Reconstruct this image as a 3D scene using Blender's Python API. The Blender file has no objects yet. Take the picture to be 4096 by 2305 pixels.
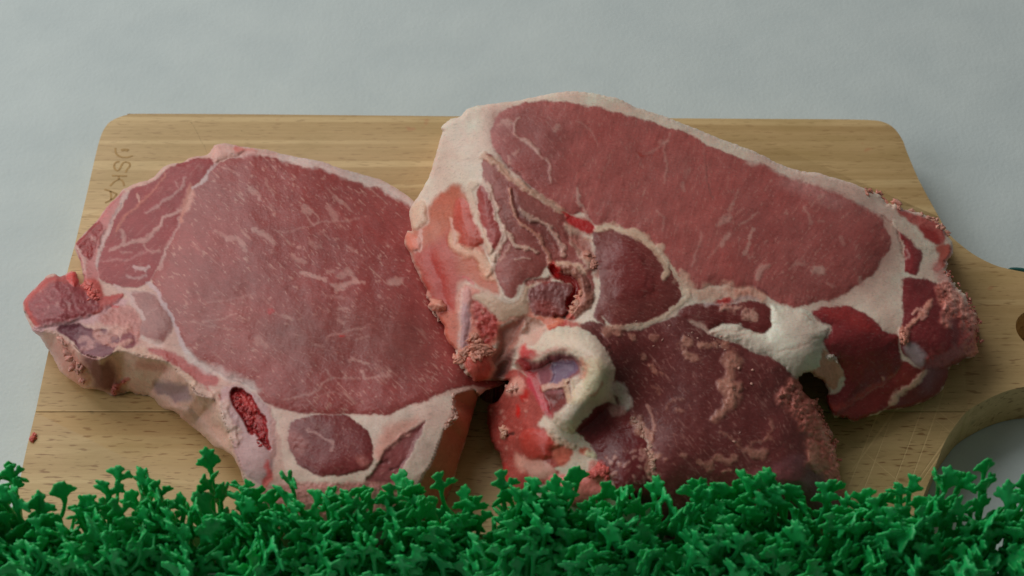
import bpy, bmesh, math, random
import numpy as np
from mathutils import Vector, Matrix, Euler

scene = bpy.context.scene
COL = scene.collection
R = math.radians
random.seed(7)
rng = np.random.RandomState(11)

# ------------------------------------------------------------------ camera
PITCH = R(48.0); DIST = 0.613; FPX = 7314.0; CX, CY = 2048.0, 1152.5
cam_d = bpy.data.cameras.new('camera'); cam = bpy.data.objects.new('camera', cam_d); COL.objects.link(cam)
cam.location = (0, -DIST*math.cos(PITCH), DIST*math.sin(PITCH))
cam.rotation_euler = (math.pi/2 - PITCH, 0, 0)
cam_d.sensor_width = 36; cam_d.lens = FPX/4096*36
cam_d.clip_start = 0.01; cam_d.clip_end = 50
cam_d.dof.use_dof = True; cam_d.dof.focus_distance = DIST - 0.02; cam_d.dof.aperture_fstop = 17
scene.camera = cam
# ------------------------------------------------------------------ world
w = bpy.data.worlds.new('World'); scene.world = w; w.use_nodes = True
bg = w.node_tree.nodes['Background']; bg.inputs[0].default_value = (1.0, 0.97, 0.88, 1); bg.inputs[1].default_value = 0.075
# ------------------------------------------------------------------ lamps: soft window-like source at the left, behind, plus an added side fill
def area(name, loc, target, sx, sy, power, colr):
    l = bpy.data.lights.new(name, 'AREA'); l.shape = 'RECTANGLE'; l.size = sx; l.size_y = sy
    l.energy = power; l.color = colr
    o = bpy.data.objects.new(name, l); COL.objects.link(o); o.location = loc
    o.rotation_euler = (Vector(target)-Vector(loc)).to_track_quat('-Z', 'Y').to_euler()
    return o
area('window_lamp', (-0.80, 1.02, 1.12), (0.0, 0.0, 0), 1.25, 1.25, 16.6, (1.0, 0.985, 0.955))
area('side_fill', (-1.0, -0.15, 0.70), (0.0, 0.0, 0), 0.7, 0.7, 3.8, (1.0, 0.98, 0.96))  # added weak fill that brightens the left-facing side walls
scene.view_settings.view_transform = 'Standard'; scene.view_settings.look = 'None'
scene.view_settings.exposure = 0.0; scene.view_settings.gamma = 1.0
scene.render.resolution_x = 1024; scene.render.resolution_y = 576
scene.render.engine = 'CYCLES'

# ------------------------------------------------------------------ helpers
st, ct = math.sin(PITCH), math.cos(PITCH)
CAMP = np.array([0, -DIST*ct, DIST*st])
def unproj(px, py, z):
    """photo position + height above the board (m) -> world point"""
    px = np.asarray(px, float); py = np.asarray(py, float); z = np.asarray(z, float)
    a = px-CX; b = CY-py
    rx = a; ry = ct*FPX + st*b; rz = -st*FPX + ct*b
    t = (z-CAMP[2])/rz
    return np.stack([CAMP[0]+t*rx, CAMP[1]+t*ry, np.broadcast_to(z, t.shape)+0*t], -1)
CR = {'a':(0,400,.5517),'b':(1000,500,.5519),'c':(1600,300,.5519),'d':(2500,400,.5519),'e':(3200,600,.5517),
      'A':(0,1050,.5517),'B':(900,1250,.5518),'C':(1800,900,.4828),'D':(2400,1100,.5519),'E':(3100,1300,.5518),
      'F':(1850,1500,.4139),'P':(0,0,1.59),'R':(1600,1000,.6897),'V':(1600,320,.883),'S':(0,0,1.0)}
def T(*spec):
    """T('a', pts, 'b', pts...) sketch coordinates -> full positions"""
    out = []
    for k in range(0, len(spec), 2):
        x0, y0, s = CR[spec[k]]; v = spec[k+1]
        out += [(x0+v[i]*s, y0+v[i+1]*s) for i in range(0, len(v), 2)]
    return np.array(out)
def smooth_line(p, n=3, closed=True):
    p = np.asarray(p, float); N = len(p); out = []
    rng_ = range(N) if closed else range(N-1)
    for i in rng_:
        if closed: p0, p1, p2, p3 = p[i-1], p[i], p[(i+1) % N], p[(i+2) % N]
        else: p0, p1, p2, p3 = p[max(i-1, 0)], p[i], p[i+1], p[min(i+2, N-1)]
        for k in range(n):
            t = k/n
            out.append(0.5*((2*p1)+(-p0+p2)*t+(2*p0-5*p1+4*p2-p3)*t*t+(-p0+3*p1-3*p2+p3)*t**3))
    if not closed: out.append(p[-1])
    return np.array(out)
def seg_dist(X, Y, poly, closed):
    d2 = np.full(X.shape, 1e12); inside = np.zeros(X.shape, bool)
    n = len(poly)
    for i in range(n if closed else n-1):
        ax, ay = poly[i]; bx, by = poly[(i+1) % n]
        ex, ey = bx-ax, by-ay; L = ex*ex+ey*ey+1e-9
        wx, wy = X-ax, Y-ay
        t = np.clip((wx*ex+wy*ey)/L, 0, 1)
        dx = wx-ex*t; dy = wy-ey*t
        np.minimum(d2, dx*dx+dy*dy, out=d2)
        if closed and ay != by:
            c = ((ay > Y) != (by > Y)) & (X < ex*(Y-ay)/(by-ay)+ax)
            inside ^= c
    d = np.sqrt(d2)
    return np.where(inside, d, -d) if closed else d
_perm = rng.permutation(512); _perm = np.concatenate([_perm, _perm])
_gr = rng.rand(512)*2*math.pi; _gx = np.cos(_gr); _gy = np.sin(_gr)
def gnoise(x, y):
    xi = np.floor(x).astype(int); yi = np.floor(y).astype(int); xf = x-xi; yf = y-yi
    u = xf*xf*xf*(xf*(xf*6-15)+10); v = yf*yf*yf*(yf*(yf*6-15)+10)
    def g(ix, iy, fx, fy):
        h = _perm[(_perm[ix & 511]+iy) & 511]
        return _gx[h]*fx+_gy[h]*fy
    a = g(xi, yi, xf, yf); b = g(xi+1, yi, xf-1, yf); c = g(xi, yi+1, xf, yf-1); d = g(xi+1, yi+1, xf-1, yf-1)
    return (a+(b-a)*u+(c-a)*v+(a-b-c+d)*u*v)*1.5
def fbm(x, y, s, o=4, seed=0, gain=.5):
    r = 0; a = 1.0; t = 0
    for k in range(o):
        r = r+a*gnoise(x/s+seed*17.3+k*5.1, y/s+seed*9.7-k*3.3); t += a; a *= gain; s = s/2.03
    return r/t*1.4
def sstep(a, b, x):
    t = np.clip((x-a)/(b-a), 0, 1); return t*t*(3-2*t)
def lin(c):
    c = np.asarray(c, float)/255.
    return np.where(c <= .04045, c/12.92, ((c+.055)/1.055)**2.4)
ILL = 0.60
def AL(r, g, b): return np.clip(lin((r, g, b))**1.12/.74, 0, .86)

def tps(cp):
    cp = np.array(cp, float); P = cp[:, :2]/1000.; z = cp[:, 2]; n = len(P)
    d = np.linalg.norm(P[:, None]-P[None], axis=2)
    K = np.where(d > 0, d*d*np.log(d+1e-12), 0)+np.eye(n)*1e-3
    M = np.zeros((n+3, n+3)); M[:n, :n] = K; M[:n, n] = 1; M[:n, n+1:] = P; M[n, :n] = 1; M[n+1:, :n] = P.T
    sol = np.linalg.solve(M, np.concatenate([z, [0, 0, 0]]))
    def f(X, Y):
        x = X/1000.; y = Y/1000.
        r = sol[n]+sol[n+1]*x+sol[n+2]*y
        for i in range(n):
            dd = (x-P[i, 0])**2+(y-P[i, 1])**2
            r = r+sol[i]*0.5*dd*np.log(dd+1e-12)
        return r
    return f

# ---- object bookkeeping
def link(name, me, mat, parent=None):
    o = bpy.data.objects.new(name, me); COL.objects.link(o)
    if mat is not None and not me.materials: me.materials.append(mat)
    if parent is not None: o.parent = parent
    return o
def empty(name, loc):
    o = bpy.data.objects.new(name, None); COL.objects.link(o); o.location = loc; o.empty_display_size = .01
    return o
def tag(o, label=None, cat=None, group=None, kind=None):
    for k, v in (('label', label), ('category', cat), ('group', group), ('kind', kind)):
        if v: o[k] = v
    return o

# ------------------------------------------------------------------ node material helpers
class NT:
    def __init__(s, name):
        s.m = bpy.data.materials.new(name); s.m.use_nodes = True; s.t = s.m.node_tree
        s.b = s.t.nodes['Principled BSDF']; s.out = s.t.nodes['Material Output']
    def n(s, typ, **kw):
        nd = s.t.nodes.new(typ)
        for k, v in kw.items():
            if k.startswith('_'): setattr(nd, k[1:], v)
        for k, v in kw.items():
            if not k.startswith('_'):
                key = int(k[1:]) if k[0] == 'i' and k[1:].isdigit() else k
                inp = nd.inputs[key]
                if isinstance(v, bpy.types.NodeSocket): s.t.links.new(v, inp)
                else: inp.default_value = v
        return nd
    def l(s, a, b): s.t.links.new(a, b)
    def math(s, op, a, b=0.0, c=0.0, clamp=False):
        nd = s.t.nodes.new('ShaderNodeMath'); nd.operation = op; nd.use_clamp = clamp
        for i, v in enumerate((a, b, c)):
            if isinstance(v, bpy.types.NodeSocket): s.t.links.new(v, nd.inputs[i])
            else: nd.inputs[i].default_value = v
        return nd.outputs[0]
    def ramp(s, fac, *stops):
        nd = s.t.nodes.new('ShaderNodeValToRGB'); s.t.links.new(fac, nd.inputs[0]); cr = nd.color_ramp
        while len(cr.elements) < len(stops): cr.elements.new(.5)
        for e, (p, c) in zip(cr.elements, stops):
            e.position = p; e.color = (c, c, c, 1) if isinstance(c, (int, float)) else (*c, 1)
        return nd.outputs[0]
    def mix(s, fac, a, b, mode='MIX'):
        nd = s.t.nodes.new('ShaderNodeMix'); nd.data_type = 'RGBA'; nd.blend_type = mode
        for i, v in ((0, fac), (6, a), (7, b)):
            if isinstance(v, bpy.types.NodeSocket): s.t.links.new(v, nd.inputs[i])
            elif i == 0: nd.inputs[0].default_value = v
            else: nd.inputs[i].default_value = (*v, 1)
        return nd.outputs[2]

def meat_material():
    k = NT('raw_pork'); b = k.b
    co = k.n('ShaderNodeTexCoord').outputs['Object']
    at = k.n('ShaderNodeAttribute', _attribute_name='tissue').outputs['Color']
    gl = k.n('ShaderNodeAttribute', _attribute_name='gloss').outputs['Fac']
    fine = k.n('ShaderNodeTexNoise', Vector=co, Scale=1400., Detail=3., Roughness=.65).outputs['Fac']
    fine2 = k.n('ShaderNodeTexNoise', Vector=co, Scale=420., Detail=4., Roughness=.6).outputs['Fac']
    vor = k.n('ShaderNodeTexVoronoi', Vector=co, Scale=1100.).outputs['Distance']
    v = k.math('ADD', k.math('MULTIPLY', fine, .20), k.math('MULTIPLY_ADD', fine2, .26, .80))
    c = k.mix(1.0, at, (1, 1, 1), 'MULTIPLY')
    vm = k.n('ShaderNodeVectorMath', _operation='SCALE', i0=at, Scale=v).outputs[0]
    fg = k.n('ShaderNodeTexNoise', Vector=k.n('ShaderNodeMapping', Vector=co, Rotation=(0, 0, .6), Scale=(1, 2.2, 1)).outputs[0], Scale=620., Detail=3., Roughness=.7).outputs['Fac']
    cl = k.n('ShaderNodeTexNoise', Vector=co, Scale=45., Detail=2.).outputs['Fac']
    gm = k.math('MULTIPLY', k.ramp(fg, (.56, 0), (.70, 1)), k.ramp(cl, (.38, .08), (.66, .32)))
    vm = k.mix(gm, vm, (.50, .30, .265))
    dk = k.ramp(fg, (.30, .80), (.46, 1)); vm = k.mix(1.0, vm, dk, 'MULTIPLY')
    k.l(vm, b.inputs['Base Color'])
    hgt = k.math('ADD', k.math('MULTIPLY', fine, .75), k.math('ADD', k.math('MULTIPLY', fine2, .5), k.math('MULTIPLY', vor, .4)))
    bp = k.n('ShaderNodeBump', Height=hgt, Strength=.2, Distance=.0004)
    k.l(bp.outputs[0], b.inputs['Normal'])
    rg = k.math('MULTIPLY_ADD', gl, -.40, .66)
    k.l(rg, b.inputs['Roughness'])
    b.inputs['Subsurface Weight'].default_value = .22
    b.inputs['Subsurface Radius'].default_value = (1.0, .35, .25); b.inputs['Subsurface Scale'].default_value = .0022
    b.inputs['Specular IOR Level'].default_value = .24
    k.l(k.math('MULTIPLY', gl, .28), b.inputs['Coat Weight']); b.inputs['Coat Roughness'].default_value = .13
    bc = k.n('ShaderNodeBump', Height=k.n('ShaderNodeTexNoise', Vector=co, Scale=1300., Detail=2., Roughness=.5).outputs['Fac'], Strength=.34, Distance=.0005)
    k.l(bc.outputs[0], b.inputs['Coat Normal'])
    return k.m
MEAT = meat_material()

# ------------------------------------------------------------------ meat builder
class Slab:
    def __init__(s, outline, cps, step=5., rag=None, seed=0, edge=(14, 1.6)):
        s.seed = seed; s.step = step
        ol = smooth_line(outline, 3)
        x0, y0 = ol.min(0)-20; x1, y1 = ol.max(0)+20
        nx = int((x1-x0)/step)+2; ny = int((y1-y0)/step)+2
        X, Y = np.meshgrid(x0+np.arange(nx)*step, y0+np.arange(ny)*step)
        ra = np.full(X.shape, 2.5)
        for (cx, cy, r, a) in (rag or []):
            ra = np.maximum(ra, a*sstep(r*1.3, r*.6, np.hypot(X-cx, Y-cy)))
        WX = X+ra*fbm(X, Y, 26, 3, seed+1, .7); WY = Y+ra*fbm(X, Y, 26, 3, seed+2, .7)
        sd = seg_dist(WX, WY, ol, True)
        for it in range(2):                                  # settle the rim vertices on the outline
            gy, gx = np.gradient(sd, step); g = np.maximum(np.hypot(gx, gy), .3)
            m = (sd < 0) & (sd > -1.8*step)
            if it == 0:
                mx = np.where(m, np.clip(-sd*gx/g/g, -step*1.3, step*1.3), 0); my = np.where(m, np.clip(-sd*gy/g/g, -step*1.3, step*1.3), 0)
        s.cellok = None
        ins = sd > 0
        s.sd = np.maximum(sd, 0)
        cell = (ins[:-1, :-1].astype(int)+ins[1:, :-1]+ins[:-1, 1:]+ins[1:, 1:]) >= 1
        cell &= (sd[:-1, :-1] > -1.7*step) & (sd[1:, :-1] > -1.7*step) & (sd[:-1, 1:] > -1.7*step) & (sd[1:, 1:] > -1.7*step)
        X = X+mx; Y = Y+my
        s.X, s.Y, s.cell = X, Y, cell
        use = np.zeros(X.shape, bool)
        use[:-1, :-1] |= cell; use[1:, :-1] |= cell; use[:-1, 1:] |= cell; use[1:, 1:] |= cell
        s.use = use; s.idx = np.nonzero(use.ravel())[0]
        s.x = X.ravel()[s.idx]; s.y = Y.ravel()[s.idx]; s.e = s.sd.ravel()[s.idx]
        # organic warp of every tissue border
        s.wx = s.x+9*fbm(s.x, s.y, 55, 3, seed+3)+2.6*fbm(s.x, s.y, 12, 2, seed+4)
        s.wy = s.y+9*fbm(s.x, s.y, 55, 3, seed+5)+2.6*fbm(s.x, s.y, 12, 2, seed+6)
        s.z = tps(cps)(s.x, s.y)
        s.zadd = np.zeros_like(s.z)
        s.col = np.zeros((len(s.x), 3)); s.gloss = np.full(len(s.x), .5); s.part = np.zeros(len(s.x), int)
        s.mar = np.zeros(len(s.x)); s.ang = np.zeros(len(s.x)); s.crumb = np.zeros(len(s.x)); s.fib = np.zeros(len(s.x))
        s.parts = ['fat_layer']; s.edge = edge
    def pid(s, name):
        if name not in s.parts: s.parts.append(name)
        return s.parts.index(name)
    def base(s, col, gloss=.45, crumb=.15):
        s.col[:] = AL(*col); s.gloss[:] = gloss; s.crumb[:] = crumb
    def _sub(s, P, m):
        x0, y0 = P.min(0)-m; x1, y1 = P.max(0)+m
        return np.nonzero((s.wx > x0) & (s.wx < x1) & (s.wy > y0) & (s.wy < y1))[0]
    def region(s, P, col, part=None, soft=5, dz=0., dome=0., dw=60., gloss=None, mar=0., ang=0., crumb=.1, fib=0., op=1., wall=None):
        P = smooth_line(P, 3); i = s._sub(P, soft*2+4)
        if not len(i): return
        d = seg_dist(s.wx[i], s.wy[i], P, True)
        wgt = sstep(-soft, soft, d)*op
        s.col[i] = s.col[i]*(1-wgt[:, None])+AL(*col)*wgt[:, None]
        if dz: s.zadd[i] += dz*sstep(-soft, soft*3, d)
        if dome: s.zadd[i] += dome*(1-np.exp(-np.maximum(d, 0)/dw))
        for arr, v in ((s.gloss, gloss), (s.mar, mar), (s.crumb, crumb), (s.fib, fib)):
            if v is not None: arr[i] = arr[i]*(1-wgt)+v*wgt
        s.ang[i] = np.where(wgt > .5, ang, s.ang[i])
        if part: s.part[i] = np.where(wgt > .5, s.pid(part), s.part[i])
    def vein(s, P, w_, col, op=.9, dz=0., soft=None, gloss=None, crumb=None, part=None, rough=.35):
        P = smooth_line(P, 3, closed=False) if len(P) > 1 else np.vstack([P, P+.5])
        i = s._sub(P, w_*2+8)
        if not len(i): return
        d = seg_dist(s.wx[i], s.wy[i], P, False)
        n = fbm(s.x[i], s.y[i], max(w_*1.5, 10), 3, 31)
        ww = w_*.5*(1+rough*2*n)
        sf = soft if soft else (5. if w_ < 13 else max(4., w_*.3))
        if w_ < 13: op = op*.85
        wgt = sstep(sf, -sf, d-ww)*op
        s.col[i] = s.col[i]*(1-wgt[:, None])+AL(*col)*wgt[:, None]
        if dz: s.zadd[i] += .45*dz*wgt if dz > 0 else .7*dz*wgt
        if gloss is not None: s.gloss[i] = s.gloss[i]*(1-wgt)+gloss*wgt
        s.mar[i] *= 1-wgt
        if crumb is not None: s.crumb[i] = s.crumb[i]*(1-wgt)+crumb*wgt
        if part: s.part[i] = np.where(wgt > .5, s.pid(part), s.part[i])
    def ridge(s, P, w_, h):
        P = smooth_line(P, 3, False); i = s._sub(P, w_+4)
        d = seg_dist(s.wx[i], s.wy[i], P, False); q = np.clip(1-(d/w_)**2, 0, 1)
        s.zadd[i] += h*q**.75
    def wall(s, rim, outl, zb=0.4):
        """side face between the cut edge 'rim' and the foot 'outl'"""
        P = np.vstack([rim, outl[::-1]]); i = s._sub(P, 10)
        ins = seg_dist(s.x[i], s.y[i], P, True) > -4
        i = i[ins]
        dr = seg_dist(s.x[i], s.y[i], smooth_line(rim, 3, False), False)
        do = seg_dist(s.x[i], s.y[i], smooth_line(outl, 3, False), False)
        t = dr/(dr+do+1e-6)
        s.z[i] = np.maximum(s.z[i]*(1-t)+zb*t, s.z[i]-dr/8.3)
    def specks(s, n, box, sz, col, mask=None, dz=.15, elong=1.6, ang=0.8, op=.9):
        for _ in range(n):
            cx = random.uniform(box[0], box[2]); cy = random.uniform(box[1], box[3])
            r = sz*random.uniform(.5, 1.5); a = ang+random.uniform(-.6, .6)
            i = np.nonzero((abs(s.x-cx) < r*3) & (abs(s.y-cy) < r*3))[0]
            if not len(i): continue
            if mask is not None and not np.isin(s.part[i], [s.pid(m) for m in mask]).mean() > .7: continue
            u = (s.wx[i]-cx)*math.cos(a)+(s.wy[i]-cy)*math.sin(a); v = -(s.wx[i]-cx)*math.sin(a)+(s.wy[i]-cy)*math.cos(a)
            wgt = sstep(1.15, .7, np.hypot(u/elong, v)/r*1.3)*op
            s.col[i] = s.col[i]*(1-wgt[:, None])+AL(*col)*wgt[:, None]; s.zadd[i] += dz*wgt
    def build(s, name, label, cat, root_px, group=None, labels=None, sub=None):
        x, y, sd_ = s.x, s.y, s.seed
        # marbling: short light flecks along the grain, in clumps
        u = x*np.cos(s.ang)+y*np.sin(s.ang); v = -x*np.sin(s.ang)+y*np.cos(s.ang)
        fl = fbm(u/3.2, v, 9, 2, sd_+8); cl = fbm(x, y, 120, 3, sd_+9)
        fw = sstep(.42, .72, fl+.28*cl)*s.mar
        fl2 = fbm(u/5.5, v, 24, 3, sd_+10); fw2 = sstep(.45, .9, fl2+.3*cl)*s.mar*.6
        m = np.clip(fw*.75+fw2, 0, .85)[:, None]
        s.col = s.col*(1-m)+AL(186, 138, 128)*m
        # fibre streaks and blotches
        fb = fbm(u/7, v, 12, 3, sd_+12)
        s.col *= (1+.13*s.fib*fb)[:, None]
        bl = fbm(x, y, 90, 4, sd_+13); bl2 = fbm(x, y, 240, 3, sd_+14)
        s.col *= (1+.10*bl+.10*bl2)[:, None]
        s.col[:, 0] *= 1+.05*bl2; s.col[:, 1:] *= (1-.12*fbm(x, y, 150, 3, sd_+15))[:, None]
        # crumbly speckle
        sp = fbm(x, y, 14, 3, sd_+16, .8); sp2 = fbm(x, y, 34, 3, sd_+17, .7)
        k = s.crumb[:, None]
        s.col *= 1+k*np.stack([.4*sp+.25*sp2, .62*sp+.42*sp2, .64*sp+.44*sp2], -1)
        s.col = np.clip(s.col, .004, .85)
        z = s.z+s.zadd
        z = z+.30*fbm(x, y, 170, 3, sd_+20)+.035*fbm(x, y, 34, 3, sd_+21)+.010*fbm(x, y, 13, 2, sd_+22)
        z = z+s.crumb*s.crumb*(1.3*sp2+.42*sp)+.018*s.fib*fb+.03*fw
        ew, eh = s.edge
        q = np.clip(1-s.e/ew, 0, 1)
        z = z-eh*(1-np.sqrt(np.clip(1-q*q, 0, 1)))
        z = np.maximum(z, .3)/1000.
        W = unproj(x, y, z)
        base = unproj(root_px[0], root_px[1], 0.)
        s.zf = z; s.rootp = base
        W = W-base
        # faces
        ny, nx = s.X.shape
        vid = -np.ones(ny*nx, int); vid[s.idx] = np.arange(len(s.idx)); vid = vid.reshape(ny, nx)
        cj, ci = np.nonzero(s.cell)
        F = np.stack([vid[cj, ci], vid[cj+1, ci], vid[cj+1, ci+1], vid[cj, ci+1]], -1)
        # normals on the whole surface, so that the parts join without a crease
        a = W[F[:, 2]]-W[F[:, 0]]; b = W[F[:, 3]]-W[F[:, 1]]; fn = np.cross(a, b)
        N = np.zeros_like(W)
        for q_ in range(4): np.add.at(N, F[:, q_], fn)
        N /= np.linalg.norm(N, axis=1)[:, None]+1e-12
        pf = s.part[F]
        fp = np.sort(pf, axis=1)[:, 1]
        root = empty(name, base); tag(root, label, cat, group); s.root = root
        objs = {}
        # skirt: rim edges down to the underside
        ed = np.concatenate([F[:, [0, 1]], F[:, [1, 2]], F[:, [2, 3]], F[:, [3, 0]]]); fpar = np.tile(fp, 4)
        key = np.sort(ed, 1); kk = key[:, 0].astype(np.int64)*10**7+key[:, 1]
        _, first, cnt = np.unique(kk, return_index=True, return_counts=True)
        be = ed[first[cnt == 1]]
        cen = W.mean(0)
        for p, pname in enumerate(s.parts):
            f = F[fp == p]
            if len(f) < 6: continue
            uq, inv = np.unique(f, return_inverse=True); f2 = inv.reshape(f.shape)
            co = W[uq]; nn = N[uq]; cc = s.col[uq]; gg = s.gloss[uq]; fl_ = f2
            o = s._mesh(pname, co, fl_, cc, gg, nn)
            if sub and pname in sub and sub[pname] in objs: o.parent = objs[sub[pname]]
            else: o.parent = root
            if labels and pname in labels: o['label'] = labels[pname]
            objs[pname] = o
        # underside
        ub = np.unique(be); mp = {v_: i_ for i_, v_ in enumerate(ub)}
        top = W[ub]+base; gx = np.zeros(len(ub)); gy = np.zeros(len(ub))
        J = s.idx[ub]//nx; I = s.idx[ub] % nx
        pts_c = np.array([np.mean(s.x), np.mean(s.y)])
        sg = np.pad(s.sd, 2); 
        gxx = (sg[J+2, I+4]-sg[J+2, I]); gyy = (sg[J+4, I+2]-sg[J, I+2])
        gl_ = np.hypot(gxx, gyy)+1e-6; gxx /= gl_; gyy /= gl_
        inx = s.x[ub]+gxx*16; iny = s.y[ub]+gyy*16
        ray = unproj(inx, iny, 0.0003)
        back = top.copy(); back[:, 2] = .0003; back[:, 0] += gxx*.0015; back[:, 1] -= gyy*.0015
        f_ = sstep(-.85, -.45, -gyy)[:, None]          # rim facing the viewer: undercut
        bot = back*(1-f_)+ray*f_
        mid = top*.55+bot*.45; 
        co = np.concatenate([top, mid, bot])-base; nb = len(ub)
        e = np.array([[mp[a_], mp[b_]] for a_, b_ in be])
        Fs = np.concatenate([np.stack([e[:, 1], e[:, 0], e[:, 0]+nb, e[:, 1]+nb], -1), np.stack([e[:, 1]+nb, e[:, 0]+nb, e[:, 0]+2*nb, e[:, 1]+2*nb], -1)])
        cc = np.tile(s.col[ub], (3, 1)); gg = np.tile(s.gloss[ub], 3)
        o = s._mesh('cut_edge', co, Fs, cc, gg, None); o.parent = root
        return root
    def _mesh(s, name, co, F, cc, gg, nn):
        me = bpy.data.meshes.new(name)
        me.vertices.add(len(co)); me.vertices.foreach_set('co', co.ravel())
        me.loops.add(F.size); me.loops.foreach_set('vertex_index', F.ravel().astype(np.int32))
        me.polygons.add(len(F)); me.polygons.foreach_set('loop_start', np.arange(0, F.size, 4, dtype=np.int32))
        me.update(calc_edges=True)
        me.polygons.foreach_set('use_smooth', np.ones(len(F), bool))
        at = me.color_attributes.new('tissue', 'FLOAT_COLOR', 'POINT')
        at.data.foreach_set('color', np.concatenate([cc, np.ones((len(cc), 1))], 1).ravel())
        g = me.attributes.new('gloss', 'FLOAT', 'POINT'); g.data.foreach_set('value', gg)
        if nn is not None: me.normals_split_custom_set_from_vertices(nn.tolist())
        return link(name, me, MEAT)
#@@LEFT
# ================================================================== LEFT CHOP
oL_top = T('a', [1560,325,1640,315,1740,335,1850,350], 'b', [60,175,130,180,230,210,380,240,520,265,640,310,800,355,950,400,1060,460,1180,545],
           'S', [1700,880,1745,1020,1790,1160,1850,1320,1900,1440,2011,1518,2011,1540,1950,1560,1912,1587])
oL_wallR = T('S', [1912,1587,1888,1669,1860,1774,1832,1857,1810,1940,1770,2030,1720,2100,1600,2160])
oL_bot = T('S', [1400,2185,1200,2150,1080,2080,1010,2000], 'S', [972,1918,961,1885,933,1829,894,1800,861,1789],
           'A', [1500,1280,1420,1210,1340,1150,1280,1090,1190,1060,1150,1030,1100,975,1000,960,940,940,880,960,810,970,760,940,690,920,610,915,560,880,480,830,430,780,390,700,340,620,290,540,240,500,215,450,180,370])
oL_left = T('A', [165,300,200,240,300,140,340,95,395,82,440,105,520,60,560,90,575,150,600,160,606,100], 'a', [590,1200,560,1120,540,1060,600,980,700,880,770,780,860,690,890,650,1000,600,1100,570,1180,490,1260,460,1320,455,1390,415,1500,400,1540,350])
outline = np.vstack([oL_top, oL_wallR, oL_bot, oL_left])
cps = [(900,590,17),(1300,660,17.5),(1600,790,17),(750,680,17),(500,800,16),(330,990,15),(400,1150,16),(150,1180,18),(120,1240,18),(250,1250,20),(420,1330,20),
       (700,1100,19.5),(1000,900,20.5),(1000,1250,21.5),(1400,1000,20.5),(1400,1350,21.5),(1700,1100,19),(1700,1400,19.5),(1900,1500,17),(2000,1530,14),(700,1400,20.5),(950,1550,21),
       (1150,1650,22),(1400,1650,22),(1300,1800,22),(1600,1750,21.5),(1650,1600,22),(1800,1600,21),(1000,1700,20),(1000,1850,18),(1300,1950,20),(1600,1950,19),(1400,2150,10),(1150,2080,12),(1650,2080,12),(300,1340,19),(1760,1500,20),(560,700,16)]
L = Slab(outline, cps, 4.2, rag=[(300,1100,60,7),(1815,1640,90,6)], seed=1)
rimL = T('A', [205,425,250,490,410,520,520,600,600,670,720,705,860,640,1000,680,1120,700,1230,730,1290,800,1370,880,1430,960,1560,1000,1600,1100,1640,1200,1690,1330], 'B', [60,960,120,1150,150,1250], 'S', [1040,2000,1200,2110,1400,2140])
L.wall(rimL, oL_bot[::-1])
rimR = T('B', [1800,560,1665,600,1650,690,1670,760,1600,820,1560,930,1500,1100,1440,1180], 'S', [1650,2000,1560,2100])
L.wall(rimR, oL_wallR, 1.)
L.base((200,164,153), .45, .2)
PINK = (190,132,126); FATW = (208,182,170); MEM = (178,140,134)
# side faces
L.region(np.vstack([rimL, oL_bot]), (214,170,158), 'side_membrane', soft=6, crumb=.16, gloss=.55, fib=.8, ang=.7)
L.region(np.vstack([rimR, oL_wallR[::-1]]), (182,122,100), 'side_fat', soft=4, crumb=.15, gloss=.4)
L.region(T('A', [600,680,800,720,860,850,880,950,700,915,660,840]), (140,92,88), soft=18, crumb=.2, gloss=.6)
L.region(T('A', [410,560,500,600,560,690,640,790,650,860,600,900,520,850,450,760,400,640]), (204,150,136), soft=8, dome=2.2, dw=30, gloss=.55)
L.region(T('A', [1110,880,1200,860,1360,900,1400,990,1280,1020,1150,980]), (160,130,132), soft=14, dz=-1.2, gloss=.6)
L.region(T('A', [1120,960,1230,970,1290,1040,1380,1050,1500,1180,1620,1330,1600,1360,1450,1220,1300,1100,1180,1060]), (196,160,148), soft=9, dome=1.3, dw=20)
for p_ in ([1400,900,1500,1000,1550,1080,1640,1200], [1560,980,1620,1080,1660,1180,1690,1300]):
    L.vein(T('A', p_), 42, (202,166,152), .8, dz=1.1, soft=10, crumb=.35, rough=.6)
L.vein(T('A', [820,960,840,900,930,850]), 18, (186,110,104), .9, dz=1.2)
L.vein(T('A', [740,700,860,630,1000,650,1120,700,1230,715,1300,790,1390,880]), 34, (204,170,152), .9, dz=.5, gloss=.4)
L.vein(T('A', [1000,740,1110,760,1190,770]), 30, (180,110,100), .5, soft=12)
for (q1, q2) in ((430,1075), (1590,960), (1570,690), (1500,900)):
    L.vein(T('A', [q1,q2,q1+12,q2+26]), 11, (170,50,50), .7)
# eye of the loin
loin = T('a', [1720,410,1600,450,1510,520,1480,570,1400,650,1370,740,1310,830,1270,960,1220,1050,1180,1150,1150,1230,1100,1290], 'A', [1110,150,1160,260,1210,330,1250,410,1300,520,1350,620,1390,680,1470,740,1580,800,1690,850,1790,890],
         'B', [60,470,200,550,290,650,400,700,600,730,800,745,1000,735,1190,745,1300,690,1450,640,1600,580,1700,545,1800,530],
         'S', [2011,1540,2040,1400,1900,1200,1760,900,1690,840], 'b', [1165,575,1040,505,900,450,760,410,640,362,500,318,380,295,230,250,50,225], 'a', [1850,390])
L.region(loin, (150,76,73), 'loin_muscle', soft=4, dome=.8, dw=30, gloss=.66, mar=.85, ang=.75, fib=.8, crumb=.05)
L.region(T('A', [1150,200,1400,250,1850,200,1850,700,1500,640,1300,480]), (152,84,79), soft=90, gloss=.72, mar=.55, ang=.35, fib=.8, crumb=.05, op=.6)
L.region(T('B', [250,120,700,-50,1300,0,1500,300,1300,450,900,350,500,350]), (138,80,75), soft=90, gloss=.66, mar=.15, ang=.15, fib=.7, crumb=.03, op=.7)
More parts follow.
